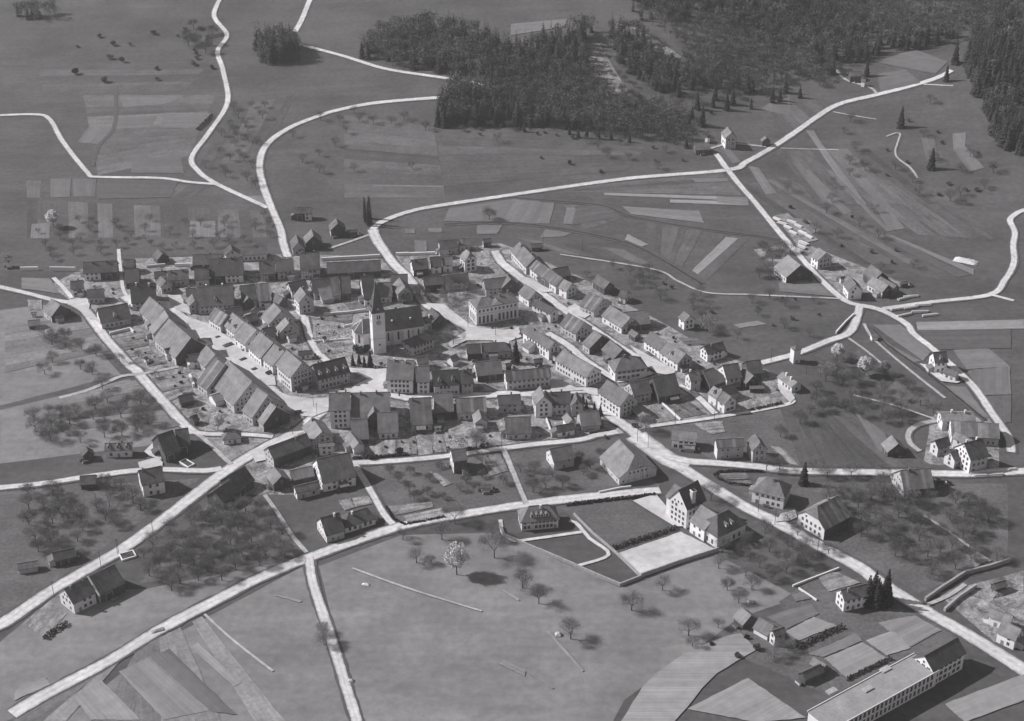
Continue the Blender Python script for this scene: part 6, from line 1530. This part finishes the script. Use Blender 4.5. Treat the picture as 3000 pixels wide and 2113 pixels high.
def pole(p, label, h=8.5, group=None):
    r = thing('utility_pole', label, 'pole', p, RND.uniform(-.4, .4), group)
    b = MB(); b.tube((0, 0, -.5), (0, 0, h), .13, .09, 6, cap=True); b.build('pole', ['bark'], r)
    b = MB(); b.box(-.8, .8, -.06, .06, h - .7, h - .58); b.build('crossarm', ['bark'], r)
    b = MB()
    for x in (-.7, -.3, .3, .7): b.tube((x, 0, h - .58), (x, 0, h - .38), .05, .05, 5, cap=True)
    b.build('insulators', ['chalk'], r)
    return r
for (t, xy, lab, grp) in (('o', (455, 570, 1000, 215, 1290, 60, 850, 320), 'thin pole along the lower left road', 'poles along the lower left road'),
                          ('m', (200, 1260, 560, 1480, 60, 1150), 'thin pole along the main road, lower right', 'poles along the lower main road'),
                          ('g', (650, 1200, 2170, 1130, 2290, 1200), 'thin pole at the main road bend', 'poles at the main road bend'),
                          ('f', (220, 1040, 495, 860, 455, 740), 'lamp-thin pole on the village square', 'poles on the square'),
                          ('c', (1420, 1005, 1730, 1090, 2090, 930, 1255, 1200), 'thin pole on the town hall square', 'poles on the town hall square'),
                          ('d', (1175, 140, 730, 90, 2110, 560, 1920, 440), 'thin pole in the meadows behind the upper right street', 'poles in the upper right meadows'),
                          ('h', (680, 1130, 1120, 1070, 2150, 560, 1755, 420), 'thin pole near the curving path', 'poles near the curving path'),
                          ('i', (1500, 870, 1320, 1440, 1090, 920), 'thin pole in the orchard above the lower left road', 'poles in the lower left orchard')):
    ordinals([pole(G(t, xy[i], xy[i + 1]), lab, group=grp) for i in range(0, len(xy), 2)], lab)
def mound(name, label, cat, t, x, y, sx, sy, h, m, rz=0.0):
    b = MB(); nx, ny = 12, 9; rd = random.Random(int(x + y)); idx = []
    for i in range(nx + 1):
        r_ = []
        for j in range(ny + 1):
            u, v = i / nx * 2 - 1, j / ny * 2 - 1; e = max(0, 1 - max(abs(u), abs(v)) ** 3)
            r_.append(len(b.v)); b.v.append((u * sx / 2 * rd.uniform(.93, 1.04), v * sy / 2 * rd.uniform(.93, 1.04), e * h * rd.uniform(.75, 1.15) - .05))
        idx.append(r_)
    for i in range(nx):
        for j in range(ny): b.f.append((idx[i][j], idx[i + 1][j], idx[i + 1][j + 1], idx[i][j + 1])); b.m.append(0)
    o = b.build(name, [m], None, G(t, x, y, .3), rz); tag(o, label, cat); return o
mound('manure_heap', 'small dark heap in front of the second house of the right market row', 'heap', 'b', 530, 1110, 3.5, 2.6, .9, 'manure', .7)
mound('manure_heap', 'largest dark heap on the market street', 'heap', 'b', 650, 1200, 7, 4.5, 1.2, 'manure', .7)
mound('manure_heap', 'dark heap on the market street before the fourth right-hand house', 'heap', 'b', 815, 1360, 5, 3, 1.0, 'manure', .7)
mound('manure_heap', 'dark heap on the market street nearest the tall inn', 'heap', 'b', 940, 1470, 4, 3, 1.0, 'manure', .7)
mound('manure_heap', 'dark heap at the house corner above the largest heap', 'heap', 'b', 830, 1255, 4, 2.6, 1.0, 'manure', .7)
mound('gravel_heap', 'pale heap on the edge of the lower road', 'heap', 'o', 1330, 860, 6, 2.4, .8, 'stone', .45)
mound('hay_heap', 'pale round heap in the lower right meadow', 'heap', 'x', 1475, 550, 2.6, 2.6, 1.2, 'timber_fresh')
mound('hay_heap', 'pale heap beside the lower field road', 'heap', 'x', 403, 788, 2.2, 1.8, .8, 'timber_fresh')
mound('stone_heap', 'bright stone heap in the meadow below the lower road', 'heap', 'x', 480, 290, 3.4, 1.6, .6, 'chalk', -.2)
mound('stone_heap', 'white stone heap at the right end of the strip fields', 'heap', 'p', 1860, 680, 14, 7, 1.4, 'chalk', -.5)
mound('stone_heap', 'pale spoil heap beside the cutting at the lower right', 'heap', 'n', 2120, 310, 10, 6, 1.2, 'rubble', .4)
mound('gravel_heap', 'pale heap in the middle of the left lane end', 'heap', 'n', 460, 380, 3, 2, .8, 'stone', .1)
def log_pile(label, t, x, y, rz, n=9, L=6.0, r=.3, group=None):
    root = thing('log_pile', label, 'log pile', G(t, x, y, .25), rz, group); b = MB(); b.tube((-L / 2, 0, 0), (L / 2, 0, 0), r, r * .9, 7, cap=True)
    b.f.append(tuple(range(6, -1, -1))); b.m.append(0); me = b.mesh('log', ['timber_fresh']); k = 0; rowi = 0
    per = int(n ** .5) + 2
    while k < n:
        for i in range(per - rowi):
            if k >= n: break
            o = link('log', me, root, (RND.uniform(-.3, .3), (i - (per - rowi - 1) / 2) * r * 2.02, r + rowi * r * 1.75)); o.scale = (RND.uniform(.85, 1.1), 1, 1); k += 1
        rowi += 1
        if per - rowi <= 0: break
    return root
for i, (x, y, lab) in enumerate(((605, 600, 'pale log pile nearest the half-timbered house on the upper right road'), (630, 575, 'middle pale log pile on the upper right road'), (650, 550, 'upper pale log pile on the upper right road'))):
    log_pile(lab, 'p', x, y, -.9, 10, 7)
piles = []
for i, (x, y) in enumerate(((450, 370), (490, 400), (530, 430), (570, 470), (610, 420), (560, 390), (640, 470), (690, 500))):
    piles.append(log_pile('stack of boards and logs in the timber yard beside the upper right road', 'p', x, y, -.8 + RND.uniform(-.2, .2), 7, 6, group='timber yard stacks'))
ordinals(piles, 'stack of boards and logs in the timber yard'); piles = []
for i, (x, y) in enumerate(((1400, 960), (1450, 945), (1350, 1040), (1450, 1030), (1540, 1010), (1400, 1085), (1520, 1060), (1590, 1085))):
    piles.append(log_pile('stack of planks on the lumber ground right of the crossroads', 'p', x, y, .25 + RND.uniform(-.2, .2), 6, 9, group='lumber ground stacks'))
ordinals(piles, 'stack of planks on the lumber ground right of the crossroads'); piles = []
for i, (x, y) in enumerate(((1960, 820), (2040, 810), (2110, 800), (2000, 845))):
    piles.append(log_pile('long log pile on the right road at the sawmill', 'm', x, y, .1, 6, 14, group='sawmill logs'))
ordinals(piles, 'long log pile on the right road at the sawmill')
# trough and open basin by the double barn
def basin(label, t, x, y, rz, sx, sy):
    r = thing('dung_pit', label, 'pit', G(t, x, y), rz); b = MB()
    for (a, c, d, e) in ((-sx, sx, -sy, -sy + .4), (-sx, sx, sy - .4, sy), (-sx, -sx + .4, -sy + .4, sy - .4), (sx - .4, sx, -sy + .4, sy - .4)): b.box(a, c, d, e, -.3, .9)
    b.build('kerb', ['w'], r); b = MB(); b.box(-sx + .4, sx - .4, -sy + .4, sy - .4, -.3, .5); b.build('contents', ['manure'], r)
basin('white-edged dung pit beside the dark double barn', 'i', 2095, 420, -.75, 3.6, 2.0)
basin('white-rimmed square pit by the lower left road', 'o', 1075, 230, .5, 3.2, 2.6)
# firewood against the houses
fw = MB(); rdw = random.Random(5)
for i in range(9):
    for j in range(4): fw.tube((i * .3 - 1.35 + (j % 2) * .12, -.45, .16 + j * .27), (i * .3 - 1.35 + (j % 2) * .12, .45, .16 + j * .27), .15, .15, 6, cap=True)
fw.box(-1.7, 1.7, -.6, .6, 1.22, 1.3, 1)
fwm = fw.mesh('firewood_stack', ['timber_fresh', 't'])
made = {'left': [], 'right': []}
for (x, y, r_, a, hx, hy) in HOUSES[::3]:
    for sx, sy in ((1, 0), (-1, 0), (0, -1)):
        lx, ly = sx * (hx + .3), sy * (hy + .1) + (0 if sy else RND.uniform(-.5, .5) * hy)
        px, py = x + lx * math.cos(a) - ly * math.sin(a), y + lx * math.sin(a) + ly * math.cos(a)
        if RND.random() < .5 and free(Vector((px, py, 0)), -.9):
            o = link('firewood_stack', fwm, None, (px, py, float(hgt(px, py)) + .1), a + (math.pi / 2 if sx else 0)); tag(o, '', 'firewood', 'firewood stacks by the houses')
            made['left' if px < 0 else 'right'].append(o)
for k_, v_ in made.items(): ordinals(v_, 'firewood stack against a house, %s half of the village' % k_)
# a horse cart on the square
def cart(label, t, x, y, rz):
    r = thing('farm_cart', label, 'cart', G(t, x, y, .35), rz)
    b = MB(); b.box(-1.7, 1.7, -.7, .7, .75, .9); b.box(-1.7, 1.7, -.75, -.68, .9, 1.5); b.box(-1.7, 1.7, .68, .75, .9, 1.5); b.box(-1.75, -1.68, -.7, .7, .9, 1.5); b.build('bed', ['t'], r)
    b = MB(); b.tube((1.7, -.2, .8), (4.2, -.15, .5), .05, .05, 5); b.tube((1.7, .2, .8), (4.2, .15, .5), .05, .05, 5); b.build('shafts', ['bark'], r)
    for sx in (-1.1, 1.1):
        for sy in (-.85, .85):
            b = MB(); n = 14
            for k in range(n):
                a0, a1 = 6.2832 * k / n, 6.2832 * (k + 1) / n
                b.tube((.5 * math.cos(a0), 0, .5 * math.sin(a0)), (.5 * math.cos(a1), 0, .5 * math.sin(a1)), .05, .05, 4)
                if k % 2 == 0: b.tube((0, 0, 0), (.5 * math.cos(a0), 0, .5 * math.sin(a0)), .025, .025, 3)
            b.build('wheel', ['bark'], r, (sx, sy, .55))
cart('farm cart standing at the corner of the last barn on the square', 'f', 285, 815, .2)
cart('farm cart beside the dark heap on the market street', 'b', 1100, 1520, .8)
cart('small farm cart at the main road corner', 'h', 230, 1155, .1)

# air: thin even haze over the whole valley
hz = MB(); hz.box(-1500, 1500, -60, 2600, -3, 420)
ho = hz.build('haze', ['w']); ho.data.materials.clear()
hm = bpy.data.materials.new('haze'); hm.use_nodes = True; hn = hm.node_tree; hn.nodes.clear()
out = hn.nodes.new('ShaderNodeOutputMaterial'); pv = hn.nodes.new('ShaderNodeVolumePrincipled')
pv.inputs['Color'].default_value = (.93, .92, .93, 1); pv.inputs['Density'].default_value = HAZE; pv.inputs['Anisotropy'].default_value = .2
hn.links.new(pv.outputs[0], out.inputs['Volume']); ho.data.materials.append(hm); ho['kind'] = 'stuff'
